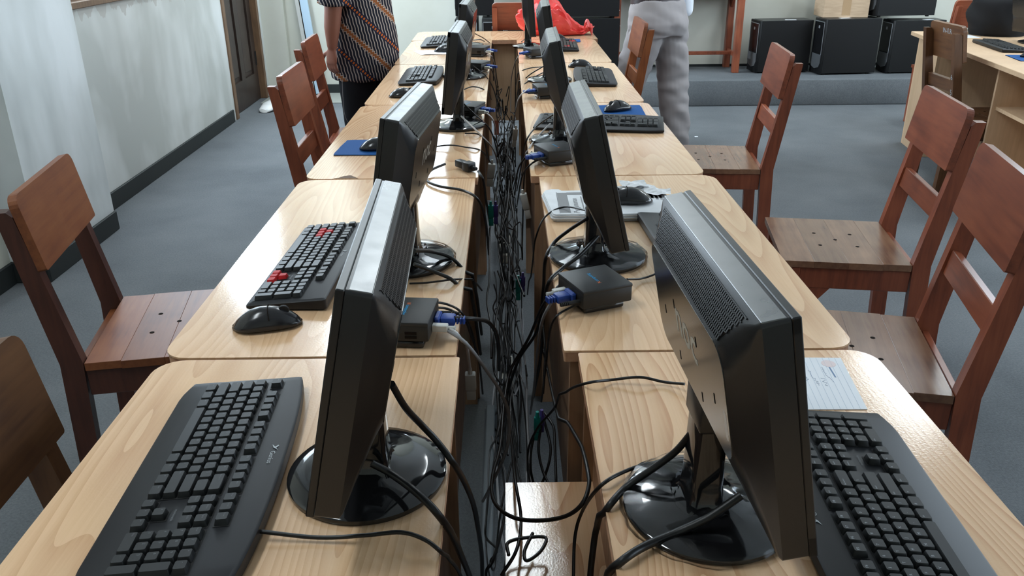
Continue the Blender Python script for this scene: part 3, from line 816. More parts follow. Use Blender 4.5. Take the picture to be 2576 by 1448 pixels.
# ------------------------------------------------------------------ mice and pads
def mouse(label, x, y, z, rz, group='black mice on the desks'):
    """local: +x is the button end"""
    o = thing('computer_mouse', label, 'mouse', (x, y, z), rz, group)
    o.scale = (1.12, 1.08, 1.05)
    rings = []
    N = 20; S = 14
    for i in range(S+1):
        a = i/S
        u = -0.056+0.112*a
        e = max(0.02, 1-abs(2*a-1)**3.2)**0.5
        w = (0.030+0.003*math.cos(a*PI))*e
        h = 0.038*max(0.05, (math.sin(PI*min(1, a*0.80+0.10))**0.8))*e**0.6
        rg = []
        for k in range(N):
            t_ = 2*PI*k/N
            yy = w*math.cos(t_); zz = math.sin(t_)
            zz = 0.006+(h-0.006)*zz if zz > 0 else 0.006+0.0058*zz
            yy *= 1-0.10*max(0, math.sin(t_))
            rg.append((u, yy, zz))
        rings.append(rg)
    MB().loft(rings).build('shell', 'gloss' if False else M['mouse'], o, 60)
    bt = MB()
    for sy in (-1, 1):
        P = []
        bt.add([(0.008, sy*0.0035, 0.0375), (0.050, sy*0.0035, 0.0225), (0.046, sy*0.020, 0.0165), (0.010, sy*0.022, 0.0285)], [(0, 1, 2, 3)])
    bt2 = MB().box((0.006, -0.0008, 0.030), (0.052, 0.0008, 0.0375), mtx=T((0, 0, 0.004), ry=0.0))
    MB().lathe([(0.0, -0.003), (0.0085, -0.003), (0.0095, 0), (0.0085, 0.003), (0.0, 0.003)], 16, mtx=T((0.028, 0, 0.0285), rx=H)).build('scroll_wheel', 'matt', o, 40)
    sm = MB().tube(spline([(0.006, -0.026, 0.022), (0.004, -0.012, 0.0365), (0.004, 0.012, 0.0365), (0.006, 0.026, 0.022)], 4), 0.0008, 5)
    sm.build('button_seam', 'hole', o)
    return o
M['mouse'] = mat('mouse_plastic', (0.014, 0.014, 0.016), 0.20, 0.5)
mouse('black mouse on bare wood at the end of the red-key keyboard', -0.443, 1.390, 0.7505, 0.18)
mouse('black mouse on the blue pad behind a left row monitor', -0.418, 2.705, 0.7545, 0.1)
mouse('black mouse below the rounded keyboard on the left row', -0.440, 3.640, 0.7505, 0.05)
mouse('black mouse resting on folded white paper at the far left', -0.350, 5.03, 0.7525, 0.1)
mouse('black mouse lying on the newspaper', 0.312, 2.055, 0.7705, PI-0.05)
mouse('black mouse with bright sheen on the blue pad at right', 0.440, 3.290, 0.7545, PI+0.55)
mouse('black mouse behind the keyboard with wide key rows', 0.388, 4.415, 0.7505, PI+0.1)
mouse('black mouse on the blue pad before the red bag', 0.330, 5.505, 0.7545, PI+0.1)
mouse('black mouse on the blue pad of the laminate desk', 2.83, 4.57, 0.7545, PI-0.4)
def pad(label, pts, z=0.7502):
    cx = sum(p[0] for p in pts)/4; cy = sum(p[1] for p in pts)/4
    o = thing('mouse_pad', label, 'mouse pad', (cx, cy, z), 0, 'blue mouse pads')
    q = [(p[0]-cx, p[1]-cy) for p in pts]; out = []
    for i in range(4):
        a, b_ = Vector(q[i]), Vector(q[(i+1) % 4])
        for k in range(8):
            p = a.lerp(b_, (k+0.15)/8.3); out.append((p.x+rnd.uniform(-.0008, .0008), p.y+rnd.uniform(-.0008, .0008)))
    MB().prism(out, 0.0018, 0.0035).build('cloth_top', 'pad', o)
    MB().prism(out, 0.0, 0.0018).build('rubber_base', 'pad_edge', o)
    lg = MB()
    lg.tube([(0.055+0.012*math.cos(a), 0.045+0.010*math.sin(a), 0.0036) for a in [k*0.35 for k in range(16)]], 0.0006, 4)
    lg.build('swirl_print', 'legend_dim', o)
    return o
pad('blue cloth mouse pad on the left row near the chipped edge', [(-0.558, 2.640), (-0.36, 2.634), (-0.37, 2.840), (-0.545, 2.842)])
pad('blue cloth mouse pad above the crosswise keyboard', [(0.362, 3.176), (0.538, 3.178), (0.546, 3.394), (0.375, 3.40)])
pad('blue cloth mouse pad in front of the red plastic bag', [(0.27, 5.42), (0.475, 5.412), (0.483, 5.545), (0.28, 5.553)])
pad('blue cloth mouse pad on the laminate desk at right', [(2.70, 4.46), (2.90, 4.44), (2.93, 4.66), (2.74, 4.68)])

# ------------------------------------------------------------------ thin clients (small terminal boxes) with their plugs
def client(label, x, y, rz, text=True):
    o = thing('thin_client', label, 'terminal box', (x, y, 0.7505), rz, 'small grey terminal boxes')
    o.scale = (0.94, 0.94, 0.94)
    MB().bbox((-0.056, -0.057, 0.016), (0.056, 0.057, 0.052), 0.004, 2).build('case', 'client_dk', o, 35)
    MB().bbox((-0.0565, -0.0575, 0.047), (0.0565, 0.0575, 0.0555), 0.003, 2).build('lid', 'client', o, 35)
    MB().bbox((-0.045, -0.052, 0.0), (0.045, 0.045, 0.014), 0.004, 2).build('foot', 'gloss', o, 35)
    MB().box((-0.03, -0.03, 0.013), (0.03, 0.03, 0.018)).build('spacer', 'matt', o)
    if text:
        b = MB(); mt = T((0.004, 0, 0.0558), rz=-H)
        text_mb(b, 'N', 0.0105, mt @ Matrix.Translation((-0.026, 0, 0)), 1, 'CENTER', 0.01)
        text_mb(b, 'computing', 0.0105, mt @ Matrix.Translation((-0.0205, 0, 0)), 0, 'LEFT', 0.01)
        b.build('brand_logo', ['logo_blue', 'logo_orange'], o)
    b = MB()
    for zz in (0.034, 0.026): b.box((0.012, -0.0582, zz-0.0025), (0.034, -0.0568, zz+0.0025))
    b.build('usb_ports', 'hole', o)
    MB().bbox((-0.030, -0.0578, 0.029), (-0.028, -0.0568, 0.031), 0.0003, 1).build('indicator', 'metal', o)
    v = MB().bbox((0.056, -0.006, 0.020), (0.068, 0.030, 0.042), 0.003, 1).bbox((0.067, -0.002, 0.022), (0.096, 0.026, 0.040), 0.005, 2)
    for k in range(3): v.bbox((0.098+k*0.006, 0.004, 0.025), (0.102+k*0.006, 0.020, 0.037), 0.001, 1)
    v.tube([(0.094, 0.012, 0.031), (0.114, 0.012, 0.031)], 0.005, 8)
    v.build('vga_plug', 'vga', o, 35)
    e = MB().bbox((0.056, -0.026, 0.022), (0.086, -0.012, 0.036), 0.0015, 1).tube([(0.085, -0.019, 0.029), (0.10, -0.019, 0.029)], 0.004, 8)
    e.build('network_plug', 'plug_white', o, 35)
    p = MB().tube([(0.056, 0.042, 0.030), (0.080, 0.042, 0.030)], 0.0048, 8)
    for k in range(5): p.tube([(0.080+k*0.004, 0.042, 0.030), (0.0825+k*0.004, 0.042, 0.030)], 0.0044, 8)
    p.build('power_plug', 'matt', o, 35)
    return o
client('grey terminal box with blue lettering behind the nearest left monitor', -0.184, 1.345, -0.10)
client('grey terminal box with blue lettering in front of the film-wrapped base', 0.168, 1.480, PI+0.40)
client('grey terminal box with blue mark on the right desk before the crosswise keyboard', 0.155, 2.530, PI+0.40)
client('grey terminal box with blue mark behind the third left monitor', -0.145, 3.215, -0.38)
client('terminal box with blue plug half behind the right row monitor', 0.178, 3.600, PI+0.2)
client('terminal box below the darker one on the far left desks', -0.142, 4.290, -0.45, False)
client('darker terminal box farthest along the left row', -0.150, 4.86, -0.3, False)
client('terminal box with blue plug farthest along the right row', 0.172, 4.78, PI+0.45, False)

# ------------------------------------------------------------------ papers
n_ = thing('newspaper', 'folded black and white newspaper under a mouse', 'newspaper', (0.26, 2.09, 0.7502))
b = MB()
pp = [(0.100, 2.170), (0.094, 2.150), (0.110, 1.965), (0.118, 1.958), (0.26, 1.957), (0.445, 1.962), (0.452, 1.990), (0.440, 2.075), (0.432, 2.110), (0.420, 2.150), (0.410, 2.205), (0.395, 2.222), (0.355, 2.222), (0.31, 2.205), (0.24, 2.168), (0.145, 2.166), (0.138, 2.180), (0.118, 2.182)]
for k in range(7):
    sc = 1-0.012*abs(k-3); z0 = 0.0028*k
    b.prism([((x-0.26)*sc+0.002*math.sin(k*2), (y-2.09)*sc+0.0015*math.cos(k*3)) for x, y in pp], z0, z0+0.0024)
b.build('pages', 'news', n_)
def pq(x0, y0, x1, y1, mi=0):
    MB().add([(x0-0.26, y0-2.09, 0.0194), (x1-0.26, y0-2.09, 0.0194), (x1-0.26, y1-2.09, 0.0194), (x0-0.26, y1-2.09, 0.0194)], [(0, 1, 2, 3)]).build('print_block', ['ink', 'ink_grey'][mi], n_)
pq(0.134, 1.975, 0.160, 2.145, 1); pq(0.160, 2.125, 0.230, 2.147, 1); pq(0.132, 1.972, 0.1335, 2.15, 0)
for k in range(9): pq(0.193+k*0.008, 1.985, 0.1965+k*0.008, 2.11+0.008*math.sin(k*2), 1)
for k in range(6): pq(0.345+k*0.011, 2.085+0.01*math.sin(k), 0.352+k*0.011, 2.20-0.01*k, k % 2)
pq(0.355, 2.09, 0.415, 2.13, 1)
tx = MB(); text_mb(tx, 'Pengumuman', 0.022, T((0.176-0.26, 2.035-2.09, 0.0195), rz=H), 0); tx.build('headline', 'ink', n_)
for k, (x, y, a) in enumerate(((0.375, 2.165, 0.25), (0.40, 2.13, -0.15), (0.345, 2.19, 0.1))):
    bb = MB()
    vs_ = []; nx = 7
    for i in range(nx):
        for j in range(nx):
            vs_.append((0.07*(i/(nx-1)-.5), 0.055*(j/(nx-1)-.5), 0.021+0.004*k+0.0022*math.sin(i*1.3+j*0.8+k)+(0.0018 if (i+2*j) % 4 == 0 else 0)))
    bb.add(vs_, [(i*nx+j, (i+1)*nx+j, (i+1)*nx+j+1, i*nx+j+1) for i in range(nx-1) for j in range(nx-1)], 0, T((x-0.26, y-2.09, 0), rz=a))
    bb.build('crumpled_corner', 'news', n_)

p_ = thing('ruled_paper', 'white ruled sheet with handwriting on the nearest right desk', 'paper', (0.505, 1.155, 0.7504))
q = [(-0.075, 0.092), (0.056, 0.086), (0.036, -0.077), (-0.09, -0.075)]
MB().prism(q, 0.0, 0.0008).build('sheet', 'paper', p_)
b = MB()
for k in range(11):
    a = (k+1.5)/12.5
    pA = Vector(q[0]).lerp(Vector(q[1]), a); pB = Vector(q[3]).lerp(Vector(q[2]), a)
    b.tube([(pA.x, pA.y, 0.0009), (pB.x, pB.y, 0.0009)], 0.00016, 4)
b.build('ruled_lines', 'rule', p_)
b = MB()
for r in range(7):
    x0 = -0.062+r*0.0125; y0 = 0.055-rnd.uniform(0, 0.05)
    pts = []
    for k in range(26): pts.append((x0+rnd.uniform(-0.003, 0.003), y0-k*0.0028, 0.0010))
    b.tube(spline(pts[:rnd.randint(8, 20)], 3), 0.00022, 4)
b.build('handwriting', 'pen', p_)
MB().prism([(x*0.012+0.028, y*0.012+0.066) for x, y in [(math.cos(a*.52), math.sin(a*.52)) for a in range(12)]], 0.0008, 0.00095).build('stamp_mark', 'stamp', p_)
MB().prism([(0.022, 0.02), (0.0245, 0.02), (0.0265, 0.055), (0.024, 0.055)], 0.0008, 0.00095).build('printed_line', 'pen', p_)
w_ = thing('folded_paper', 'folded white paper on the far left desk beside the batik shirt', 'paper', (-0.44, 5.0, 0.7504))
MB().add([(-0.103, 0.088, 0), (-0.02, 0.095, 0.003), (-0.01, -0.085, 0.003), (-0.040, -0.092, 0.0), (-0.103, 0.088, 0.0008), (-0.02, 0.095, 0.0038), (-0.01, -0.085, 0.0038), (-0.040, -0.092, 0.0008)], [(0, 3, 2, 1), (4, 5, 6, 7), (0, 1, 5, 4), (1, 2, 6, 5), (2, 3, 7, 6), (3, 0, 4, 7)]).build('left_leaf', 'paper', w_)
MB().add([(-0.02, 0.095, 0.003), (0.13, 0.085, 0.0), (0.13, -0.072, 0.0), (-0.01, -0.085, 0.003), (-0.02, 0.095, 0.0038), (0.13, 0.085, 0.0008), (0.13, -0.072, 0.0008), (-0.01, -0.085, 0.0038)], [(0, 3, 2, 1), (4, 5, 6, 7), (0, 1, 5, 4), (1, 2, 6, 5), (2, 3, 7, 6), (3, 0, 4, 7)]).build('right_leaf', 'paper', w_)

# ------------------------------------------------------------------ chairs
def chair(label, x, y, rz, style='red', rail=True, width=0.42, top=0.92, z=0.0, text=False):
    """local: sitter faces +x; rear posts at x=0; seat front at x=0.41"""
    A, B, S = {'red': ('chair', 'chair_y', 'seat'), 'orange': ('post_dk' if x < 0 else 'chair_or', 'chair_or_y', 'chair_or_y'), 'brown': ('chair_dk', 'chair_dk_y', 'chair_dk_y'), 'mix': ('chair', 'chair_y', 'chair_y')}[style]
    o = thing('wooden_chair', label, 'chair', (x, y, z), rz, 'stained wooden chairs')
    w = width/2; zs_ = 0.43; lean = 0.085
    bx = lambda zz: -lean*max(0, zz-zs_)/(0.92-zs_)-0.02*max(0, (zs_-zz)/zs_)
    pt = top-0.035
    for sy in (-1, 1):
        prof = [(bx(0)-0.045, 0), (bx(0)+0.005, 0), (0.006, zs_), (bx(pt)+0.0, pt-0.012), (bx(pt)-0.012, pt), (bx(pt)-0.040, pt), (-0.048, zs_)]
        ya, yb = sorted((sy*w, sy*(w-0.034)))
        MB().prism(prof, ya, yb, mtx=Matrix(((1, 0, 0, 0), (0, 0, 1, 0), (0, 1, 0, 0), (0, 0, 0, 1)))).build('rear_post', A, o)
        MB().bbox((0.345, ya, 0.0), (0.39, yb, 0.408), 0.003, 1).build('front_leg', A, o)
        ya2, yb2 = sorted((sy*(w-0.006), sy*(w-0.026)))
        MB().bbox((0.006, ya2, 0.335), (0.345, yb2, 0.407), 0.002, 1).build('side_apron', A, o)
        # triangular corner bracket
        MB().prism([(0.345, 0.335), (0.345, 0.235), (0.325, 0.235), (0.245, 0.335)], ya2+0.002, yb2-0.002, mtx=Matrix(((1, 0, 0, 0), (0, 0, 1, 0), (0, 1, 0, 0), (0, 0, 0, 1)))).build('corner_bracket', A, o)
    MB().bbox((0.358, -w+0.034, 0.335), (0.378, w-0.034, 0.407), 0.002, 1).build('front_apron', B, o)
    MB().bbox((-0.026, -w+0.034, 0.335), (-0.008, w-0.034, 0.407), 0.002, 1).build('rear_apron', B, o)
    xs_ = [0.008, 0.095, 0.20, 0.305, 0.405]
    for i in range(4):
        yy = w
        MB().bbox((xs_[i], -yy-0.004*(i > 0), 0.408), (xs_[i+1]-0.0002, yy+0.004*(i > 0), 0.43), 0.0007, 1).build('seat_plank', S, o)
    for px, py in ((0.20, 0), (0.14, 0.06), (0.14, -0.06), (0.26, 0.06), (0.26, -0.06)):
        if 'hole' not in _m: _m['hole'] = MB().lathe([(0.0, 0.4297), (0.0065, 0.4297), (0.0065, 0.4304), (0.0, 0.4304)], 10).mesh('seat_hole', 'hole')
        link('seat_hole', _m['hole'], o, (px, py, 0))
    # top panel on the sitter's side of the posts
    al = math.atan(lean/(0.92-zs_))
    z0, z1 = top-0.185, top
    def lay(z_): return bx(z_)+0.001
    pm = Matrix.Translation((lay(z0), 0, z0)) @ Matrix.Rotation(-al, 4, 'Y')
    hh = (z1-z0)/math.cos(al)
    poly = []
    for sx, sy, a0 in ((1, 1, 0), (-1, 1, H), (-1, -1, PI), (1, -1, 3*H)):
        r = 0.028 if sy > 0 else 0.006
        for k in range(6):
            a = a0+k*H/5
            poly.append((sx*(w+0.002-r)+r*math.cos(a), hh/2+sy*(hh/2-r)+r*math.sin(a)))
    MB().prism(poly, 0.0, 0.021, mtx=pm @ Matrix(((0, 0, 1, 0), (1, 0, 0, 0), (0, 1, 0, 0), (0, 0, 0, 1)))).build('back_panel', B, o)
    if rail:
        zr = 0.575
        rm = Matrix.Translation((bx(zr)-0.016, 0, zr)) @ Matrix.Rotation(-al, 4, 'Y')
        MB().bbox((-0.010, -w+0.034, 0), (0.012, w-0.034, 0.068), 0.002, 1, mtx=rm).build('back_rail', B, o)
    if text:
        b = MB(); mt = pm @ Matrix(((0, 0, 1, 0.0), (1, 0, 0, 0), (0, 1, 0, 0), (0, 0, 0, 1)))
        bk = Matrix(((-1, 0, 0, 0), (0, 1, 0, 0), (0, 0, -1, 0), (0, 0, 0, 1)))
        text_mb(b, 'IN-E.R', 0.036, mt @ Matrix.Translation((-0.01, 0.150, -0.0006)) @ bk, 0, 'CENTER', 0.01)
        text_mb(b, '6', 0.042, T((bx(0.66)-0.046, -w+0.017, 0.66), ry=-0.17) @ Matrix(((0, 0, -1, 0), (-1, 0, 0, 0), (0, 1, 0, 0), (0, 0, 0, 1))), 0)
        text_mb(b, '5', 0.042, T((bx(0.58)-0.048, -w+0.017, 0.58), ry=-0.17) @ Matrix(((0, 0, -1, 0), (-1, 0, 0, 0), (0, 1, 0, 0), (0, 0, 0, 1))), 0)
        tag(b.build('painted_marks', 'legend', o), kind='stuff')
    return o
D = math.radians
chair('orange-brown chair back cut off at the left edge of the picture', -0.695, 0.945, D(1), 'brown', False, 0.42, 0.86)
chair('glossy orange-red chair facing the desk with the red-key keyboard', -1.105, 2.055, D(10), 'orange', False, 0.42, 0.865)
chair('reddish chair with brown back panel before the darker door side', -0.765, 3.335, D(1), 'mix', True, 0.40)
chair('red chair standing right in front of the batik shirt', -0.90, 4.32, D(2), 'mix', True, 0.37)
chair('large red-brown chair nearest at the right edge', 1.075, 1.85, PI+D(-13), 'red', True, 0.43)
chair('red-brown chair with five-holed plank seat beside the largest monitor', 1.320, 2.645, PI+D(-9), 'red', True, 0.43)
chair('red-brown chair standing alone on open carpet before the computer cases', 1.150, 3.785, PI+D(-6), 'red', True, 0.43)
chair('orange chair pushed in beside the off-white trousers', 0.715, 5.03, PI+D(0), 'orange', True, 0.42)
chair('dark brown chair with white painted marks at the laminate desk', 2.47, 4.68, D(0), 'brown', True, 0.36, text=True)
chair('red chair behind the laminate desk, only its back panel showing', 3.31, 6.08, H, 'mix', True, 0.42, 0.93)
chair('red-brown chair behind the end table beside the red bag', 0.115, 6.21, H, 'red', True, 0.40, 0.93)
# ------------------------------------------------------------------ computer cases on the platform
def tower(label, x, y, z, rz, w=0.19, dp=0.44, h=0.44, group='black computer cases stacked on the platform'):
    """local: front faces -y, centred in x, front plane at y=0"""
    o = thing('computer_case', label, 'computer case', (x, y, z), rz, group)
    MB().bbox((-w/2, 0.022, 0.012), (w/2, dp, h), 0.002, 1).build('body', 'case', o)
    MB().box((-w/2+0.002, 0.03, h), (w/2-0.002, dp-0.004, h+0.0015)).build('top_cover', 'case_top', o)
    MB().bbox((-w/2, 0.0, 0.008), (w/2, 0.0235, h+0.001), 0.004, 2).build('front_bezel', 'case', o, 35)
    f = MB(); a, c = w/2-0.006, h-0.02
    for lo, hi in (((-a, -0.003, 0.17), (-a+0.006, 0.001, c)), ((a-0.006, -0.003, 0.17), (a, 0.001, c)), ((-a, -0.003, c-0.006), (a, 0.001, c))):
        f.box(lo, hi)
    f.build('silver_frame', 'silver', o)
    MB().box((-a+0.008, -0.002, 0.18), (a-0.008, 0.0005, c-0.008)).build('drive_panel', 'gloss', o)
    sh = [(-a, 0.17), (a, 0.17), (a, 0.10), (a*0.8, 0.065), (0, 0.045), (-a*0.8, 0.065), (-a, 0.10)]
    MB().prism(sh, 0, 0.005, mtx=Matrix(((1, 0, 0, 0), (0, 0, -1, 0.001), (0, 1, 0, 0), (0, 0, 0, 1)))).build('shield_badge', 'bezel_grey', o)
    MB().bbox((-0.012, -0.004, c-0.06), (0.012, 0.0, c-0.036), 0.002, 1).build('power_button', 'silver', o)
    for sx in (-1, 1):
        for yy in (0.05, dp-0.05):
            MB().bbox((sx*(w/2-0.03)-0.012, yy-0.012, 0.0), (sx*(w/2-0.03)+0.012, yy+0.012, 0.0125), 0.002, 1).build('foot', 'matt', o)
    sc = MB()
    for zz in (0.06, h-0.06): sc.lathe([(0, 0), (0.005, 0), (0.004, 0.003), (0, 0.003)], 10, mtx=T((w/2*0.96, dp, zz), rx=-H))
    sc.build('rear_screws', 'metal', o)
    return o
PZ = 0.2155
q9 = -H-D(0)
# right-hand group: fronts face the left wall
tower('black computer case at the left end of the right-hand case row', 2.18, 7.555, PZ, -H+D(5), 0.21, 0.48, 0.44)
tower('black computer case in the middle of the right-hand row, under the carton', 2.70, 7.430, PZ, -H+D(5), 0.20, 0.50, 0.46)
tower('black computer case at the right end of the row behind the laminate desk', 3.30, 7.470, PZ, -H+D(2), 0.20, 0.46, 0.44)
tower('black computer case stacked on top beside the carton', 3.14, 7.50, PZ+0.467, -H+D(2), 0.20, 0.52, 0.44)
tower('second black computer case on top, squeezed against the carton', 3.05, 7.715, PZ+0.467, -H+D(2), 0.16, 0.52, 0.44)
# middle group: two lying sideways towards the camera, a row with silver framed fronts
tower('black computer case low in the pile behind the red bag', 0.46, 7.57, PZ, -H+D(1), 0.20, 0.53, 0.47)
tower('black computer case on top of the pile behind the red bag', 0.46, 7.57, PZ+0.477, -H+D(1), 0.20, 0.52, 0.44)
tower('silver framed computer case front left of the chair behind the end table', -0.325, 7.36, PZ, 0.0, 0.19, 0.44, 0.485)
tower('silver framed computer case front seen behind the chair post', -0.0965, 7.36, PZ, 0.0, 0.19, 0.44, 0.485)
tower('silver framed computer case front next to the red bag', 0.105, 7.36, PZ, 0.0, 0.19, 0.44, 0.485)
tower('black computer case on top of the silver framed cases', -0.42, 7.60, PZ+0.492, -H, 0.20, 0.33, 0.44)
# small white labels on the cases
for i, (x, y, z, lb) in enumerate(((2.47, 7.52, PZ+0.442, 'small white slip on the leftmost case of the right row'), (2.90, 7.42, PZ+0.462, 'white slip on the case under the carton'), (3.62, 7.43, PZ+0.442, 'white slip on the case at the row end'))):
    tag(MB().prism([(-0.05, -0.02), (0.045, -0.03), (0.055, 0.02), (-0.04, 0.028)], 0, 0.001).build('paper_slip', 'paper', None, None, (x, y, z), (0, 0, 0.3*i)), lb, 'paper', 'white slips on the cases')
bx_ = thing('cardboard_box', 'brown cardboard carton standing on a computer case', 'box', (2.92, 7.58, PZ+0.4625), D(-3))
MB().bbox((-0.19, -0.14, 0), (0.19, 0.14, 0.30), 0.004, 1).build('carton', 'card', bx_)
MB().box((-0.035, -0.1412, 0.02), (0.035, -0.1395, 0.298)).build('tape', 'tape', bx_)
b = MB()
for k in range(2): text_mb(b, ('FRAGILE', 'KEEP DRY')[k] if False else '', 0.02, T(), 0)
for k in range(3): b.box((0.03, -0.1411, 0.15+0.02*k), (0.14-0.02*k, -0.1402, 0.155+0.02*k))
b.build('faint_print', 'tape', bx_)

# ------------------------------------------------------------------ tall red-brown table on the platform
tb = thing('wooden_table', 'red-brown stained table on the platform behind the off-white trousers', 'table', (1.50, 7.68, PZ))
for sx in (-0.53, 0.53):
    for sy in (-0.16, 0.16):
        MB().bbox((sx-0.028, sy-0.028, 0), (sx+0.028, sy+0.028, 0.72), 0.003, 1).build('leg', 'chair', tb)
    MB().bbox((sx-0.012, -0.135, 0.13), (sx+0.012, 0.135, 0.17), 0.002, 1).build('side_stretcher', 'chair_y', tb)
    MB().bbox((sx-0.012, -0.135, 0.63), (sx+0.012, 0.135, 0.72), 0.002, 1).build('side_apron', 'chair_y', tb)
    for s2 in (-1, 1):
        MB().prism([(s2*0.135, 0.63), (s2*0.135, 0.52), (s2*0.05, 0.63)], sx-0.010, sx+0.010, mtx=Matrix(((0, 0, 1, 0), (1, 0, 0, 0), (0, 1, 0, 0), (0, 0, 0, 1)))).build('corner_bracket', 'chair', tb)
MB().bbox((-0.52, -0.02, 0.135), (0.52, 0.02, 0.165), 0.002, 1).build('long_stretcher', 'chair_y', tb)
for sy in (-0.16, 0.16): MB().bbox((-0.50, sy-0.012, 0.63), (0.50, sy+0.012, 0.72), 0.002, 1).build('long_apron', 'chair_y', tb)
MB().bbox((-0.60, -0.21, 0.72), (0.60, 0.21, 0.745), 0.003, 1).build('top', 'chair_y', tb)

# ------------------------------------------------------------------ laminate desk at the right
sd = thing('laminate_desk', 'pale laminate desk at the right with open shelf and knee hole', 'desk', (2.755, 5.79, 0), D(-8))
# local: -y runs towards the camera, x away from the sitter
MB().bbox((-0.02, -1.95, 0.725), (0.62, 0.03, 0.75), 0.002, 1).build('top', 'beige_lam', sd)
MB().box((0.03, -0.02, 0), (0.60, 0.0, 0.725)).build('end_panel', 'beige_lam', sd)
MB().box((0.03, -0.40, 0), (0.05, -0.02, 0.725)).build('front_panel', 'beige_lam', sd)
MB().box((0.05, -0.40, 0), (0.60, -0.38, 0.725)).build('inner_panel', 'beige_lam', sd)
MB().box((0.58, -1.90, 0.20), (0.60, -0.40, 0.725)).build('modesty_panel', 'desk_panel', sd)
MB().box((0.03, -1.35, 0), (0.60, -1.33, 0.725)).build('pedestal_panel', 'beige_lam', sd)
MB().box((0.03, -1.90, 0), (0.60, -1.88, 0.725)).build('pedestal_panel', 'beige_lam', sd)
MB().box((0.05, -1.88, 0.50), (0.58, -1.35, 0.518)).build('shelf', 'beige_lam', sd)
MB().box((0.30, -1.33, 0.62), (0.58, -0.40, 0.635)).build('shelf', 'desk_panel', sd)
MB().box((0.05, -1.88, 0.06), (0.58, -1.35, 0.078)).build('shelf', 'beige_lam', sd)
# monitor on it, turned
mo = thing('computer_monitor', 'dark monitor cut off by the right edge on the laminate desk', 'monitor', (3.20, 5.16, 0.75), PI+0.25, None)
for nm in ('base', 'neck', 'hinge'): link(nm, _m[nm], mo)
hh_ = link('housing', _m['housing'], mo, (-0.02, 0, 0.06), (0, 0.24, 0))
for nm in ('bezel', 'screen', 'top_band', 'back_face'): link(nm, _m[nm], hh_)
tag(link('vent_grille', _m['vent'], hh_), kind='stuff')
# black bag
bg_ = thing('black_bag', 'soft black bag on the laminate desk beside the monitor', 'bag', (3.20, 5.60, 0.7505))
rings = []
for k in range(13):
    a = k/12; z = 0.26*a
    rr = 0.17*(0.80+0.36*math.sin(PI*min(1, a*0.72+0.13)))*(1 if a < 0.85 else 1-(a-0.85)*2.6)
    rings.append([(rr*1.05*math.cos(t_)*(1+0.05*math.sin(3*t_+k)), rr*0.9*math.sin(t_)*(1+0.05*math.cos(4*t_+k*0.6)), z) for t_ in [2*PI*i/28 for i in range(28)]])
MB().loft(rings).build('body', 'bag_black', bg_, 60)
MB().tube(spline([(-0.09, 0, 0.24), (-0.06, 0, 0.31), (0.06, 0, 0.31), (0.09, 0, 0.24)], 6), 0.010, 8).build('handle', 'bag_black', bg_, 60)
tag(MB().prism([(-0.05, -0.10), (0.05, -0.09), (0.045, 0.10), (-0.055, 0.09)], 0, 0.001).build('paper_sheet', 'paper', None, None, (2.96, 5.53, 0.7503)), 'white sheet on the laminate desk behind the keyboard', 'paper')

# ------------------------------------------------------------------ leaning board, white form, scraps
lb_ = thing('leaning_board', 'narrow pale blue board leaning in the corner by the back wall', 'board', (-1.735, 7.805, 0.0155))
lb_.rotation_euler = (D(-2.0), D(-5.0), 0)
MB().bbox((-0.052, -0.018, 0.0), (-0.018, 0.018, 1.9), 0.002, 1).build('white_edge', 'plug_white', lb_)
MB().box((-0.018, -0.012, 0.0), (-0.009, 0.012, 1.9)).build('dark_groove', 'hole', lb_)
MB().bbox((-0.009, -0.018, 0.0), (0.058, 0.018, 1.9), 0.002, 1).build('blue_face', mat('pale_blue_board', (0.50, 0.66, 0.80), 0.4), lb_)
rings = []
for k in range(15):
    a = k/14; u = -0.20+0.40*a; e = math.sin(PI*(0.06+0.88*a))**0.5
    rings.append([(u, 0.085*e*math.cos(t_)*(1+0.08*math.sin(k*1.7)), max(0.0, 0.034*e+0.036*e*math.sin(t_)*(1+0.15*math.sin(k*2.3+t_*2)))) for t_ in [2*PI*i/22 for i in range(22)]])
tag(MB().loft(rings).build('white_form', mat('glossy_white', (0.85, 0.86, 0.84), 0.25), None, 60, (-1.985, 7.22, 0.001), (0, 0, D(78))), 'low crumpled white form at the foot of the dark door', 'sack')  # low pillow shape in glossy near-white
tag(MB().prism([(-0.012, -0.014), (0.012, -0.012), (0.013, 0.012), (-0.011, 0.014)], 0, 0.001).build('paper_scrap', 'paper', None, None, (1.39, 6.02, 0.0005)), 'tiny white paper scrap on the open carpet', 'paper scrap')
tag(MB().prism([(-0.011, -0.008), (0.012, -0.006), (0.008, 0.009), (-0.01, 0.006)], 0, 0.003).build('crumb', 'card', None, None, (-0.93, 2.02, 0.0005)), 'tiny brown crumb on carpet under the orange-red chair', 'crumb')

# ------------------------------------------------------------------ red plastic bag
rb = thing('plastic_bag', 'crumpled red plastic bag at the far end of the right row', 'bag', (0.33, 5.83, 0.7505))
bm = bmesh.new(); bmesh.ops.create_icosphere(bm, subdivisions=5, radius=1)
for v in bm.verts:
    p = v.co.copy()
    th = p.x
    hgt = 0.115*(1.0+0.25*math.cos((th+0.35)*2.2))*(1 if th < 0.15 else max(0.34, 1-0.95*(th-0.15)))
    f = noise.fractal(p*1.7+Vector((3, 1, 2)), 1.0, 2.0, 3)
    ridge = abs(noise.noise(p*2.6+Vector((9, 2, 5))))
    s_ = 1+0.20*f-0.20*ridge
    x = p.x*0.245*s_; y = p.y*0.135*s_; z = hgt*(0.9+p.z*1.0)*s_
    if p.x > 0.75: z += 0.03*(p.x-0.75)/0.25
    v.co = Vector((x, y, max(0.0, z-0.012)))
me = bpy.data.meshes.new('bag_body'); bm.to_mesh(me); bm.free(); me.materials.append(M['bag'])
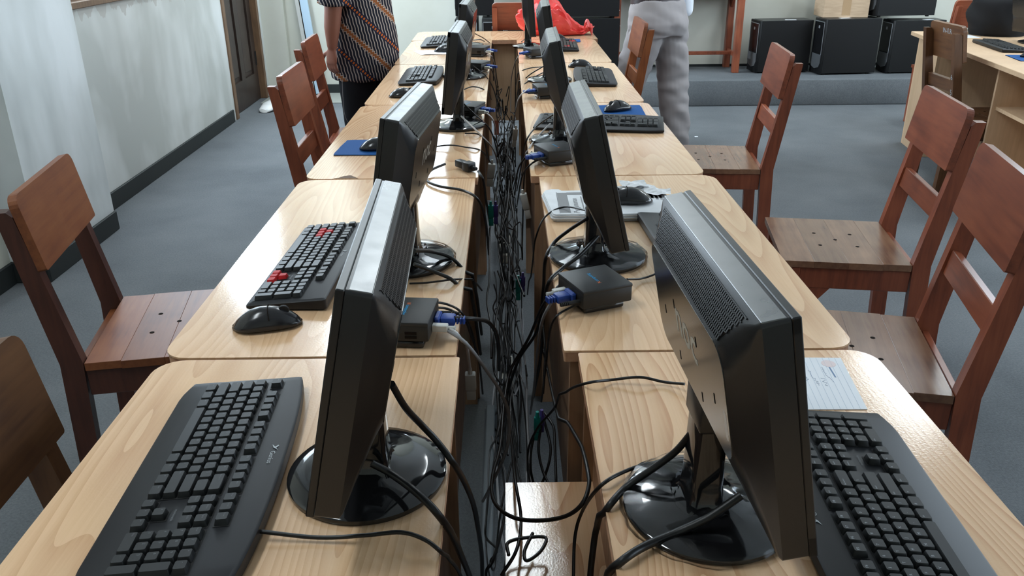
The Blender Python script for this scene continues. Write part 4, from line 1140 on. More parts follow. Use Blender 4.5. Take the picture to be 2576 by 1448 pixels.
me.polygons.foreach_set('use_smooth', [True]*len(me.polygons)); me.set_sharp_from_angle(angle=D(24))
link('bag_body', me, rb)
kn = []
for k in range(9):
    a = k/8
    rr = (0.030+0.022*abs(math.sin(a*PI*1.3)))*(1 if k else 0.6)
    kn.append([(0.20+0.055*a+rr*0.2*math.cos(t_), -0.03+rr*math.cos(t_)*(1+0.25*math.sin(5*t_+k)), 0.05+0.02*math.sin(a*PI)-0.02*a+rr*0.75*math.sin(t_)*(1+0.2*math.cos(3*t_))) for t_ in [2*PI*i/20 for i in range(20)]])
MB().loft(kn).build('twisted_end', 'bag', rb, 40)
hp = []
for k in range(9):
    a = k/8
    hp.append([(-0.03+0.035*a+0.032*(1-a*0.6)*math.cos(t_), 0.01+0.020*math.sin(t_), 0.20+0.075*a) for t_ in [2*PI*i/14 for i in range(14)]])
MB().loft(hp).build('bag_handle', 'bag', rb, 40)
# ------------------------------------------------------------------ people
def capsule(mb, pts, rad, seg=14, flat=None):
    """tapered limb through pts with round ends; flat scales the section along one axis"""
    P = [Vector(p) for p in pts]; Pn = []; Rn = []
    d0 = (P[0]-P[1]).normalized(); d1 = (P[-1]-P[-2]).normalized()
    for s_, c_ in ((0.97, 0.25), (0.75, 0.66), (0.38, 0.92)):
        Pn.append(P[0]+d0*rad[0]*s_); Rn.append(rad[0]*c_)
    Pn += P; Rn += list(rad)
    for s_, c_ in ((0.38, 0.92), (0.75, 0.66), (0.97, 0.25)):
        Pn.append(P[-1]+d1*rad[-1]*s_); Rn.append(rad[-1]*c_)
    mb.tube(Pn, Rn, seg)
def ell_loft(mb, secs, seg=28):
    rings = []
    for (x, y, z, rx, ry) in secs:
        rings.append([(x+rx*math.cos(a), y+ry*math.sin(a), z) for a in [2*PI*k/seg for k in range(seg)]])
    mb.loft(rings)
def fuse(mb, name, mk, parent, voxel, smooth=4, disp=None):
    me = mb.mesh(name, mk)
    o = link(name, me, parent)
    r = o.modifiers.new('remesh', 'REMESH'); r.mode = 'VOXEL'; r.voxel_size = voxel; r.use_smooth_shade = True
    if smooth:
        s_ = o.modifiers.new('smooth', 'SMOOTH'); s_.iterations = smooth; s_.factor = 0.5
    dg = bpy.context.evaluated_depsgraph_get()
    em = bpy.data.meshes.new_from_object(o.evaluated_get(dg))
    o.modifiers.clear(); o.data = em; bpy.data.meshes.remove(me)
    if disp:
        n = len(em.vertices); import numpy as np
        co = np.empty(n*3, 'f'); nr = np.empty(n*3, 'f')
        em.vertices.foreach_get('co', co); em.vertex_normals.foreach_get('vector', nr)
        out = []
        for i in range(n):
            c_ = Vector(co[3*i:3*i+3].tolist()); q_ = c_+disp(c_, Vector(nr[3*i:3*i+3].tolist()))
            out += [q_.x, q_.y, q_.z]
        em.vertices.foreach_set('co', out)
    em.polygons.foreach_set('use_smooth', [True]*len(em.polygons)); em.update()
    return o
def hand(mb, wrist, fwd, side, out, sc=1.0):
    """fwd: finger direction, side: towards the thumb, out: back of the hand"""
    w = Vector(wrist); f = Vector(fwd).normalized(); s_ = Vector(side).normalized(); n_ = f.cross(s_).normalized()
    if n_.dot(Vector(out)) < 0: n_ = -n_
    rings = []
    for a, wd, th in ((-0.01, 0.024, 0.019), (0.02, 0.031, 0.018), (0.05, 0.039, 0.016), (0.085, 0.041, 0.013), (0.095, 0.036, 0.010)):
        c = w+f*a*sc
        rings.append([c+(s_*wd*math.cos(t_)+n_*th*math.sin(t_))*sc for t_ in [2*PI*k/16 for k in range(16)]])
    mb.loft(rings)
    for i, (off, L) in enumerate(((0.030, 0.072), (0.010, 0.080), (-0.010, 0.075), (-0.029, 0.060))):
        p = w+(f*0.088+s_*off)*sc; pts = [p]; d = f.copy()
        for j, (fr_, bend) in enumerate(((0.45, 0.30), (0.30, 0.50), (0.25, 0.40))):
            d = (d*math.cos(bend)-n_*math.sin(bend)).normalized(); dn = d
            pts.append(pts[-1]+dn*L*fr_*sc)
            n2 = (n_-d*n_.dot(d)).normalized()
        capsule(mb, pts, [0.0088*sc, 0.0085*sc, 0.0078*sc, 0.0068*sc], 10)
    p = w+(f*0.028+s_*0.026)*sc
    capsule(mb, [p, p+(f*0.022+s_*0.036-n_*0.006)*sc, p+(f*0.048+s_*0.052-n_*0.012)*sc, p+(f*0.072+s_*0.056-n_*0.018)*sc], [0.013*sc, 0.0115*sc, 0.010*sc, 0.008*sc], 10)
def head(mb, c, yaw_sc=1.0):
    c = Vector(c)
    ell = []
    for k in range(15):
        a = -PI/2+PI*k/14; z = 0.112*math.sin(a); r = math.cos(a)
        jaw = 1.0 if z > -0.02 else 1-0.30*((-z-0.02)/0.092)
        ell.append((c.x, c.y+0.006*(1 if z < -0.02 else 0), c.z+z, max(0.006, 0.076*r*jaw), max(0.006, 0.096*r*(1 if z > -0.02 else jaw*1.02))))
    ell_loft(mb, ell, 24)
    capsule(mb, [c+Vector((0, 0.088, 0.015)), c+Vector((0, 0.106, -0.018))], [0.010, 0.015], 10)   # nose
    capsule(mb, [c+Vector((-0.022, 0.086, -0.048)), c+Vector((0.022, 0.086, -0.048))], [0.007, 0.007], 8)
    capsule(mb, [c+Vector((-0.020, 0.083, -0.060)), c+Vector((0.020, 0.083, -0.060))], [0.008, 0.008], 8)
    for sx in (-1, 1):
        capsule(mb, [c+Vector((sx*0.076, -0.006, 0.018)), c+Vector((sx*0.076, -0.002, -0.022))], [0.016, 0.011], 10)
        capsule(mb, [c+Vector((sx*0.012, 0.086, 0.030)), c+Vector((sx*0.048, 0.074, 0.028))], [0.009, 0.008], 8)
def hair_and_eyes(parent, c):
    c = Vector(c); b = MB(); rings = []
    for k in range(9):
        a = 0.02+(PI/2-0.03)*k/8
        rings.append([(c.x+0.086*math.cos(a)*math.cos(t_), c.y-0.012+0.102*math.cos(a)*math.sin(t_)*(0.86 if math.sin(t_) > 0 else 1.0), c.z+0.030+0.098*math.sin(a)-(0.055*(1-k/8) if math.sin(t_) < 0.1 else -0.028*(1-k/8))) for t_ in [2*PI*i/26 for i in range(26)]])
    b.loft(rings); b.build('hair', 'hair', parent, 60)
    for sx in (-1, 1):
        e = MB().lathe([(0.0, -0.010), (0.007, -0.007), (0.010, 0), (0.007, 0.007), (0.0, 0.010)], 14, mtx=T((c.x+sx*0.031, c.y+0.078, c.z+0.012)))
        e.build('eye', 'eye', parent, 60)

def wrinkle(scale, amp, seed, stretch=(1, 1, 1)):
    sv = Vector((seed, seed*1.7, seed*0.6))
    def f(co, nn):
        q_ = Vector((co.x*stretch[0], co.y*stretch[1], co.z*stretch[2]))
        a = noise.noise(q_*scale+sv)+0.5*noise.noise(q_*scale*2.1+sv)
        return nn*(a*amp)
    return f

# person in batik: local facing +y, left arm at -x
p1 = thing('person', 'person in patterned batik shirt and black trousers, arm hanging, beside the left desks', 'person', (-0.80, 4.86, 0.0), D(76))
b = MB()
ell_loft(b, [(0, 0, 0.78, 0.15, 0.12), (0, 0.0, 0.90, 0.165, 0.13), (0, 0.01, 1.02, 0.15, 0.12), (0, 0.01, 1.16, 0.165, 0.12), (0, 0.0, 1.28, 0.17, 0.105), (0, -0.005, 1.35, 0.11, 0.075), (0, 0, 1.40, 0.058, 0.058), (0, 0.01, 1.47, 0.055, 0.056)])
head(b, (0, 0.03, 1.555))
for sx in (-1, 1):
    capsule(b, [(sx*0.09, 0, 0.84), (sx*0.095, 0.015, 0.62), (sx*0.10, 0.02, 0.45), (sx*0.10, -0.005, 0.28), (sx*0.10, -0.02, 0.09)], [0.088, 0.078, 0.058, 0.055, 0.038])
    capsule(b, [(sx*0.10, -0.04, 0.045), (sx*0.105, 0.05, 0.035), (sx*0.11, 0.13, 0.025)], [0.036, 0.036, 0.024])
    fwd = 0.045 if sx < 0 else 0.04
    capsule(b, [(sx*0.17, 0.0, 1.31), (sx*0.215, fwd*0.8, 1.18), (sx*0.225, fwd*1.2, 1.03), (sx*0.225, fwd*1.55, 0.93), (sx*0.225, fwd*1.75, 0.84)], [0.056, 0.054, 0.047, 0.043, 0.029])
    hand(b, (sx*0.225, fwd*1.78, 0.83), (0.0, 0.14, -1), (-sx*0.35, 1, 0.1), (sx, 0.1, 0), 0.95)
fuse(b, 'body', 'skin', p1, 0.0055, 3)
hair_and_eyes(p1, (0, 0.03, 1.555))
b = MB()
ell_loft(b, [(0, -0.005, 0.640, 0.195, 0.190), (0, -0.005, 0.66, 0.197, 0.192), (0, -0.012, 0.78, 0.198, 0.196), (0, -0.012, 0.86, 0.19, 0.185), (0, 0.0, 1.00, 0.18, 0.172), (0, 0.005, 1.15, 0.185, 0.155), (0, 0.0, 1.27, 0.19, 0.128), (0, -0.004, 1.345, 0.135, 0.09), (0, 0, 1.385, 0.068, 0.066)], 36)
for sx in (-1, 1):
    fwd = 0.045 if sx < 0 else 0.04
    b.tube(spline([(sx*0.10, 0.0, 1.315), (sx*0.175, 0.01, 1.29), (sx*0.215, fwd*0.7, 1.19), (sx*0.228, fwd*1.1, 1.045)], 4), [0.078+0.0007*k for k in range(13)], 20)
fuse(b, 'batik_shirt', 'batik', p1, 0.009, 5, wrinkle(9, 0.010, 2.0, (1, 1, 0.45)))
b = MB()
ell_loft(b, [(0, -0.005, 0.70, 0.165, 0.15), (0, -0.01, 0.80, 0.175, 0.155), (0, 0, 0.98, 0.165, 0.14)], 28)
for sx in (-1, 1):
    capsule(b, [(sx*0.085, -0.005, 0.80), (sx*0.095, 0.005, 0.60), (sx*0.10, 0.012, 0.42), (sx*0.10, 0.0, 0.22), (sx*0.10, -0.01, 0.10)], [0.105, 0.100, 0.088, 0.082, 0.080], 20)
fuse(b, 'trousers', 'trouser_black', p1, 0.010, 4, wrinkle(8, 0.006, 5.0, (1, 1, 0.5)))
for sx in (-1, 1):
    bb = MB(); capsule(bb, [(sx*0.10, -0.055, 0.042), (sx*0.105, 0.05, 0.038), (sx*0.11, 0.15, 0.030)], [0.041, 0.041, 0.029], 16)
    bb.build('shoe', 'shoe', p1, 60)
tg = MB().tube(spline([(-0.20, 0.05, 0.66), (-0.205, 0.052, 0.55), (-0.20, 0.05, 0.45), (-0.17, 0.02, 0.37)], 6), 0.0016, 5)
tg.build('earphone_cord', 'cable_grey', p1)

# person in off-white trousers: seen from behind, leaning over the desks
p2 = thing('person', 'person in off-white trousers and white shirt standing behind the orange chair', 'person', (0.955, 5.45, 0.0), D(32))
b = MB()
ell_loft(b, [(0, 0, 0.82, 0.16, 0.12), (0, 0.0, 0.92, 0.17, 0.13), (0, 0.015, 1.05, 0.15, 0.115), (0, 0.05, 1.20, 0.17, 0.12), (0, 0.08, 1.34, 0.18, 0.105), (0, 0.095, 1.42, 0.11, 0.075), (0, 0.105, 1.47, 0.058, 0.058), (0, 0.12, 1.54, 0.055, 0.056)])
head(b, (0, 0.15, 1.625))
ank = {-1: (-0.17, 0.10), 1: (0.115, -0.10)}
for sx in (-1, 1):
    ax, ay = ank[sx]
    capsule(b, [(sx*0.09, 0, 0.87), (sx*0.09+(ax-sx*0.09)*0.45, ay*0.3, 0.66), (sx*0.09+(ax-sx*0.09)*0.8, ay*0.7+0.02, 0.47), (ax, ay, 0.28), (ax, ay, 0.09)], [0.085, 0.076, 0.056, 0.054, 0.038])
    capsule(b, [(ax, ay-0.04, 0.045), (ax, ay+0.05, 0.035), (ax, ay+0.13, 0.025)], [0.036, 0.036, 0.024])
    capsule(b, [(sx*0.18, 0.075, 1.37), (sx*0.235, 0.10, 1.23), (sx*0.25, 0.14, 1.12), (sx*0.20, 0.24, 1.16), (sx*0.14, 0.30, 1.20)], [0.054, 0.050, 0.043, 0.040, 0.028])
    hand(b, (sx*0.135, 0.305, 1.205), (-sx*0.8, 0.4, 0.35), (0, 0.2, 1), (0, 1, 0.2), 0.95)
fuse(b, 'body', 'skin', p2, 0.0065, 3)
hair_and_eyes(p2, (0, 0.15, 1.625))
b = MB()
ell_loft(b, [(0, -0.01, 0.78, 0.195, 0.15), (0, -0.015, 0.86, 0.205, 0.165), (0, -0.005, 0.93, 0.195, 0.155), (0, 0.01, 1.0, 0.175, 0.14)], 30)
for sx in (-1, 1):
    ax, ay = ank[sx]
    kx = sx*0.09+(ax-sx*0.09)*0.8
    capsule(b, [(sx*0.095, -0.01, 0.83), (sx*0.095+(ax-sx*0.09)*0.45, ay*0.3-0.01, 0.64), (kx, ay*0.7+0.01, 0.46), (ax, ay, 0.27), (ax+0.005, ay, 0.11)], [0.118, 0.108, 0.098, 0.094, 0.098], 22)
def fold(co, nn):
    a = noise.noise(Vector((co.x*6, co.y*6, co.z*13+co.x*7)))+0.6*noise.noise(Vector((co.x*12+4, co.y*12, co.z*20)))
    under = -0.009*math.exp(-((co.z-0.775+0.25*co.x)/0.018)**2) if co.y < 0.03 else 0
    knee = 0.005*math.sin(co.z*70)*math.exp(-((co.z-0.44)/0.07)**2)
    return nn*(a*0.011+under+knee)
fuse(b, 'trousers', 'trouser_white', p2, 0.008, 4, fold)
b = MB()
ell_loft(b, [(0, 0.012, 0.975, 0.179, 0.142), (0, 0.014, 1.005, 0.176, 0.140)], 30)
b.build('belt', 'belt', p2, 50)
b = MB()
ell_loft(b, [(0, 0.014, 1.0, 0.178, 0.143), (0, 0.02, 1.06, 0.18, 0.142), (0, 0.05, 1.20, 0.19, 0.142), (0, 0.08, 1.34, 0.195, 0.125), (0, 0.095, 1.42, 0.13, 0.088), (0, 0.10, 1.455, 0.068, 0.066)], 34)
for sx in (-1, 1):
    b.tube(spline([(sx*0.10, 0.08, 1.38), (sx*0.185, 0.085, 1.355), (sx*0.235, 0.10, 1.23), (sx*0.25, 0.13, 1.13)], 4), [0.075]*13, 18)
# loose shirt tail over the right hip
capsule(b, [(0.175, -0.02, 1.06), (0.20, -0.03, 0.98), (0.205, -0.035, 0.93)], [0.05, 0.052, 0.046], 18)
fuse(b, 'shirt', 'shirt_white', p2, 0.009, 5, wrinkle(8, 0.007, 7.0))
for sx in (-1, 1):
    ax, ay = ank[sx]
    bb = MB(); capsule(bb, [(ax, ay-0.055, 0.042), (ax, ay+0.05, 0.038), (ax, ay+0.15, 0.030)], [0.041, 0.041, 0.029], 16)
    bb.build('shoe', 'shoe', p2, 60)

# ------------------------------------------------------------------ cables
CAB = {
'kb1':[(-0.299,0.804,0.762),(-0.229,0.798,0.757),(-0.172,0.795,0.762),(-0.129,0.792,0.768),(-0.100,0.782,0.765),(-0.080,0.781,0.745),(-0.075,0.917,0.600),(-0.081,1.100,0.400)],
'm1pow':[(-0.138,0.860,0.930),(-0.130,0.905,0.870),(-0.116,0.943,0.820),(-0.097,0.948,0.790),(-0.075,0.933,0.765),(-0.065,1.004,0.680),(-0.061,1.153,0.520),(-0.060,1.286,0.350),(-0.061,1.396,0.200),(-0.064,1.463,0.050)],
'm1vga':[(-0.175,0.886,0.800),(-0.150,0.883,0.785),(-0.111,0.840,0.785),(-0.086,0.824,0.765),(-0.074,0.864,0.700),(-0.071,0.989,0.550),(-0.070,1.119,0.400)],
'r1vga':[(0.225,0.862,0.860),(0.208,0.875,0.820),(0.181,0.880,0.790),(0.149,0.877,0.765),(0.123,0.850,0.755),(0.114,0.880,0.700),(0.109,0.876,0.660),(0.105,0.861,0.620),(0.101,0.817,0.560)],
'r1pow':[(0.271,0.799,0.810),(0.232,0.790,0.785),(0.195,0.788,0.765),(0.155,0.771,0.760),(0.126,0.749,0.758),(0.114,0.767,0.720),(0.116,0.832,0.600)],
'r1thin':[(0.275,1.136,0.765),(0.247,1.157,0.757),(0.209,1.159,0.765),(0.165,1.164,0.758),(0.122,1.147,0.762),(0.100,1.260,0.680),(0.086,1.396,0.560),(0.056,1.450,0.480),(0.039,1.482,0.400),(0.043,1.412,0.360),(0.054,1.361,0.300),(0.070,1.346,0.200)],
'r1b':[(0.242,0.924,0.770),(0.192,0.938,0.758),(0.146,0.913,0.760),(0.115,0.895,0.750),(0.104,0.975,0.650),(0.095,0.980,0.600),(0.089,0.923,0.570),(0.083,0.846,0.530)],
'loop':[(0.132,1.563,0.775),(0.097,1.516,0.765),(0.072,1.574,0.700),(0.046,1.665,0.580),(0.005,1.665,0.500),(-0.010,1.560,0.480),(-0.018,1.394,0.480),(-0.031,1.236,0.520),(-0.026,1.117,0.560),(0.004,1.026,0.600),(0.050,0.981,0.630),(0.088,0.959,0.660),(0.109,0.964,0.690),(0.117,1.040,0.690),(0.107,1.203,0.640),(0.093,1.426,0.560),(0.104,1.812,0.450),(0.108,2.353,0.300)],
'r2vga':[(0.173,1.696,0.850),(0.137,1.757,0.800),(0.105,1.771,0.765),(0.085,1.730,0.740),(0.088,1.884,0.600),(0.077,1.967,0.450),(0.029,2.082,0.300),(-0.009,2.127,0.150)],
'r2pow':[(0.200,1.701,0.810),(0.155,1.648,0.785),(0.113,1.626,0.760),(0.083,1.589,0.740),(0.084,1.767,0.580),(0.083,1.906,0.400),(0.068,2.042,0.200)],
'r2thin':[(0.193,1.897,0.800),(0.145,2.006,0.775),(0.096,1.980,0.758),(0.072,1.981,0.700),(0.072,2.196,0.550),(0.070,2.538,0.300)],
't1white':[(0.099,1.458,0.782),(0.079,1.436,0.765),(0.067,1.494,0.700),(0.066,1.665,0.550),(0.064,1.784,0.400),(0.059,1.958,0.200)],
't1dc':[(0.143,1.421,0.780),(0.115,1.438,0.757),(0.089,1.404,0.755),(0.082,1.484,0.680),(0.086,1.681,0.500),(0.084,1.855,0.300)],
't1usb':[(0.240,1.542,0.772),(0.277,1.581,0.757),(0.313,1.603,0.760),(0.361,1.659,0.760)],
'l1vga':[(-0.095,1.343,0.785),(-0.060,1.370,0.770),(-0.036,1.495,0.700),(-0.024,1.716,0.550),(-0.025,1.936,0.350)],
'l1white':[(-0.111,1.324,0.780),(-0.088,1.316,0.765),(-0.079,1.383,0.700),(-0.078,1.451,0.620)],
'l1gray':[(-0.116,1.322,0.778),(-0.075,1.305,0.755),(-0.042,1.345,0.680),(-0.014,1.391,0.600),(-0.000,1.433,0.520),(-0.005,1.431,0.450),(-0.033,1.461,0.350),(-0.063,1.582,0.200)],
'l1dc':[(-0.140,1.391,0.785),(-0.110,1.423,0.765),(-0.081,1.409,0.750),(-0.073,1.480,0.680),(-0.065,1.621,0.550),(-0.065,1.814,0.350)],
'l1usb':[(-0.143,1.405,0.790),(-0.113,1.424,0.775),(-0.087,1.410,0.765),(-0.072,1.466,0.700),(-0.067,1.575,0.580)],
'l2vga':[(-0.183,1.538,0.840),(-0.157,1.661,0.790),(-0.117,1.687,0.762),(-0.086,1.684,0.720),(-0.078,1.886,0.580),(-0.078,2.147,0.350)],
'l2pow':[(-0.188,1.567,0.800),(-0.152,1.588,0.775),(-0.111,1.577,0.758),(-0.089,1.622,0.700),(-0.080,1.772,0.580),(-0.079,2.026,0.350)],
'l2thin':[(-0.200,1.570,0.756),(-0.160,1.570,0.758),(-0.104,1.588,0.757),(-0.077,1.713,0.700),(-0.067,2.003,0.550)],
'l2plug':[(-0.183,2.451,0.770),(-0.222,2.410,0.762),(-0.230,2.327,0.757),(-0.188,2.261,0.757),(-0.119,2.213,0.758),(-0.075,2.175,0.740),(-0.065,2.458,0.580),(-0.068,2.908,0.300)],
'l2plug2':[(-0.082,2.385,0.765),(-0.067,2.367,0.740),(-0.068,2.641,0.600),(-0.064,2.981,0.400)],
'l3a':[(-0.246,2.712,0.757),(-0.187,2.717,0.762),(-0.134,2.708,0.757),(-0.080,2.720,0.740),(-0.059,3.167,0.580)],
'l3vga':[(-0.161,3.056,0.840),(-0.112,3.065,0.790),(-0.057,3.186,0.700),(-0.033,3.723,0.450)],
'l3pow':[(-0.159,2.991,0.800),(-0.087,2.885,0.755),(-0.044,3.242,0.600),(-0.026,3.851,0.300)],
'l3w':[(-0.108,3.183,0.785),(-0.072,3.220,0.762),(-0.046,3.327,0.700),(-0.038,3.744,0.500),(-0.023,3.990,0.300)],
'l3s':[(-0.143,2.909,0.757),(-0.094,2.888,0.757),(-0.076,2.995,0.700),(-0.078,3.533,0.500)],
'l3h':[(-0.195,3.736,0.757),(-0.145,3.816,0.760),(-0.089,3.825,0.740),(-0.073,4.356,0.600)],
'l4a':[(-0.151,4.035,0.820),(-0.087,4.059,0.760),(-0.056,4.522,0.600),(-0.043,5.399,0.300)],
'l4b':[(-0.120,4.433,0.790),(-0.071,4.428,0.740),(-0.055,5.054,0.550),(-0.043,5.794,0.300)],
'l5a':[(-0.173,5.125,0.840),(-0.117,5.335,0.780),(-0.078,5.621,0.700),(-0.053,6.253,0.500),(-0.029,6.877,0.250)],
'l5b':[(-0.203,5.532,0.757),(-0.138,5.487,0.757),(-0.091,5.838,0.680),(-0.076,6.452,0.500)],
'l5w':[(-0.107,4.803,0.780),(-0.071,5.057,0.700),(-0.061,5.724,0.500),(-0.051,6.246,0.300)],
'r3w':[(0.103,3.592,0.790),(0.061,3.548,0.765),(0.046,3.697,0.680),(0.035,4.149,0.500),(0.024,4.462,0.300)],
'r3vga':[(0.173,2.842,0.840),(0.109,2.924,0.775),(0.068,2.835,0.740),(0.061,3.244,0.550),(0.048,3.719,0.300)],
'r3pow':[(0.154,2.858,0.800),(0.108,2.825,0.760),(0.069,2.727,0.730),(0.062,3.277,0.500)],
'r3c':[(0.080,2.525,0.785),(0.056,2.554,0.755),(0.039,2.760,0.660),(0.033,3.169,0.450)],
'r3d':[(0.158,2.567,0.757),(0.108,2.545,0.757),(0.069,2.488,0.750),(0.054,2.871,0.600),(0.044,3.481,0.300)],
'r4a':[(0.186,4.013,0.820),(0.113,4.074,0.765),(0.070,4.239,0.680),(0.059,5.148,0.400)],
'r4b':[(0.200,4.116,0.780),(0.120,4.009,0.757),(0.072,3.959,0.720),(0.062,4.645,0.500)],
'r4c':[(0.193,4.392,0.757),(0.120,4.344,0.757),(0.071,4.417,0.720),(0.068,5.336,0.500)],
'r5a':[(0.165,5.097,0.840),(0.120,5.400,0.770),(0.083,5.609,0.700),(0.074,6.244,0.500),(0.061,6.871,0.250)],
'r5w':[(0.077,4.629,0.785),(0.057,5.029,0.680),(0.039,5.484,0.500),(0.034,5.790,0.300)],
'h1':[(0.146,2.684,0.720),(0.117,3.107,0.500),(0.090,3.267,0.300),(0.112,3.420,0.100)],
'p1':[(0.079,1.725,0.600),(0.083,1.664,0.550),(0.079,1.627,0.500),(0.076,1.608,0.470)],
'p2':[(0.074,1.550,0.440),(0.051,1.526,0.400),(0.045,1.481,0.360),(0.057,1.464,0.300),(0.052,1.435,0.250),(0.021,1.392,0.150)],
'p3':[(0.076,1.550,0.440),(0.088,1.495,0.400),(0.073,1.452,0.360),(0.048,1.425,0.320),(0.055,1.409,0.250),(0.038,1.392,0.150)],
'p4':[(0.072,1.550,0.440),(0.061,1.467,0.420),(0.072,1.398,0.400),(0.091,1.332,0.420),(0.100,1.367,0.460),(0.091,1.418,0.500),(0.075,1.478,0.500)],
'p5':[(-0.009,1.785,0.400),(0.004,1.618,0.350),(0.009,1.222,0.530),(0.018,1.126,0.520),(0.010,1.037,0.530),(-0.015,1.011,0.500)],
'p6':[(-0.003,1.023,0.530),(-0.004,1.051,0.530),(0.023,1.062,0.530),(0.056,1.062,0.530),(0.047,1.031,0.530),(0.025,1.010,0.530),(0.022,1.032,0.530),(0.036,1.073,0.530)],

}
CL = {
 'kb1': ('thin grey-black lead running from the big left keyboard over the edge', 0.0026, 'cable'),
 'm1pow': ('thick power lead curving down behind the nearest left monitor', 0.0046, 'cable'),
 'm1vga': ('thick video lead crossing the glossy base of the nearest left monitor', 0.0048, 'cable'),
 'r1vga': ('thick video lead leaving the neck of the largest monitor', 0.0046, 'cable'),
 'r1pow': ('thickest lead crossing the largest monitor base to the lower edge', 0.0050, 'cable'),
 'r1thin': ('thin lead wavering across bare pine behind the largest monitor', 0.0024, 'cable'),
 'r1b': ('thinner lead under the thick video lead of the largest monitor', 0.0026, 'cable'),
 'loop': ('black lead hanging in a wide loop over the shelf in the gap', 0.0032, 'cable'),
 'r2vga': ('black video lead from the neck of the monitor before the newspaper', 0.0042, 'cable'),
 'r2pow': ('black power lead over the film-wrapped base on the right', 0.0042, 'cable'),
 'r2thin': ('thin lead crossing the newspaper', 0.0024, 'cable'),
 't1white': ('pale network lead from the right terminal box dropping into the gap', 0.0030, 'cable_grey'),
 't1dc': ('thin power lead from the front corner of the right terminal box', 0.0022, 'cable'),
 't1usb': ('short lead between the right terminal box and the largest monitor', 0.0022, 'cable'),
 'l1vga': ('black lead arching from the blue plug of the left terminal box', 0.0042, 'cable'),
 'l1white': ('white lead dropping from the left terminal box to a white plug', 0.0030, 'cable_white'),
 'l1gray': ('long pale grey lead sweeping from the left terminal box through the gap', 0.0034, 'cable_grey'),
 'l1dc': ('thin power lead from the left terminal box over the desk edge', 0.0024, 'cable'),
 'l1usb': ('topmost black lead leaving the left terminal box', 0.0024, 'cable'),
 'l2vga': ('upper thick lead over the film-wrapped base on the left', 0.0042, 'cable'),
 'l2pow': ('lower thick lead over the film-wrapped base on the left', 0.0042, 'cable'),
 'l2thin': ('thin lead lying flat just below the film-wrapped base on the left', 0.0022, 'cable'),
 'l2plug': ('lead curling in a hairpin from the inline connector', 0.0038, 'cable'),
 'l2plug2': ('lead bending from the inline connector down into the gap', 0.0038, 'cable'),
 'l3a': ('thin lead lying flat across the third left desk', 0.0024, 'cable'),
}
for nm, pts in CAB.items():
    pts = [(x, min(y, 5.52), z) for x, y, z in pts]
    lb, r, mk = CL.get(nm, (None, 0.0028, 'cable_white' if nm.endswith('w') else 'cable'))
    sp = []
    for q_ in spline(pts, 7):
        if q_.z < 0.735:   # keep clear of the desk panels below the tops
            q_.x = max(-0.076 , min(0.114 if q_.y < 1.276 else 0.090 if q_.y < 2.376 else 0.066, q_.x))
        sp.append(q_)
    ob = MB().tube(sp, r, 8).build('cable', mk, None, 60)
    if lb: tag(ob, lb, 'cable', 'leads on and over the desks')
    elif nm.endswith('w'): tag(ob, 'white network lead bending from a far terminal box into the gap', 'cable', 'white network leads of the far terminal boxes')
    elif nm[0] in 'ph': tag(ob, 'thin black lead hanging in the gap by the teal plugs', 'cable', 'thin leads hanging near the teal plugs')
    else: tag(ob, 'black lead running from the far monitors into the gap', 'cable', 'leads of the far monitors')
# tangle on the floor of the gap: denser further away
for i in range(60):
    r_ = random.Random(100+i)
    y = r_.uniform(2.2, 5.0) if i > 5 else r_.uniform(1.35, 2.3)
    zmax = 0.10+0.42*min(1, max(0, (y-1.9)/1.6))
    pts = [Vector((r_.uniform(-0.045, 0.045), y, r_.uniform(0.03, zmax)))]
    d = r_.choice((-1, 1))*r_.uniform(0.12, 0.30)
    for k in range(r_.randint(6, 11)):
        d = d*0.92+r_.uniform(-0.09, 0.09)
        q_ = pts[-1]+Vector((r_.uniform(-0.028, 0.028), d, r_.uniform(-0.09, 0.09)))
        q_.x = max(-0.055, min(0.050, q_.x)); q_.y = max(1.32, min(5.2, q_.y)); q_.z = max(0.008, min(zmax, q_.z))
        pts.append(q_)
    mk = 'cable' if i % 13 else 'cable_grey'
    ob = MB().tube(spline(pts, 5), r_.choice((0.0022, 0.0026, 0.0034)), 6).build('cable', mk, None, 60)
    tag(ob, 'lead in the tangle lying in the gap between the desk rows', 'cable', 'tangled leads in the gap')
# bundle that runs the length of the gap
for i in range(9):
    r_ = random.Random(500+i); x0 = -0.035+0.008*i
    pts = [(x0+r_.uniform(-0.02, 0.02), 1.95+k*0.32, 0.05+0.12*min(1, k/4)+r_.uniform(-0.03, 0.06)) for k in range(11)]
    ob = MB().tube(spline(pts, 5), 0.0034, 6).build('cable', 'cable', None, 60)
    tag(ob, 'lead in the tangle lying in the gap between the desk rows', 'cable', 'tangled leads in the gap')

# inline power connector on the third left desk
ic = thing('inline_connector', 'black inline power connector lying on the desk near the chipped edge', 'connector', (0, 0, 0))
A_, B_ = Vector((-0.140, 2.47, 0.7665)), Vector((-0.088, 2.405, 0.7660))
dd = (B_-A_).normalized()
ic.location = A_
mt = Matrix.Translation((0, 0, 0)) @ dd.to_track_quat('X', 'Z').to_matrix().to_4x4()
MB().bbox((-0.012, -0.012, -0.011), (0.034, 0.012, 0.011), 0.004, 2, mtx=mt).build('plug', 'cable', ic, 35)
MB().bbox((0.030, -0.015, -0.014), (0.062, 0.015, 0.014), 0.004, 2, mtx=mt).build('socket', 'cable', ic, 35)
b = MB()
for k in range(5): b.lathe([(0, 0), (0.0075-0.0006*k, 0), (0.0075-0.0006*k, 0.003), (0, 0.003)], 12, mtx=mt @ T((0.062+k*0.0045, 0, 0), ry=H))
b.build('strain_relief', 'cable', ic)
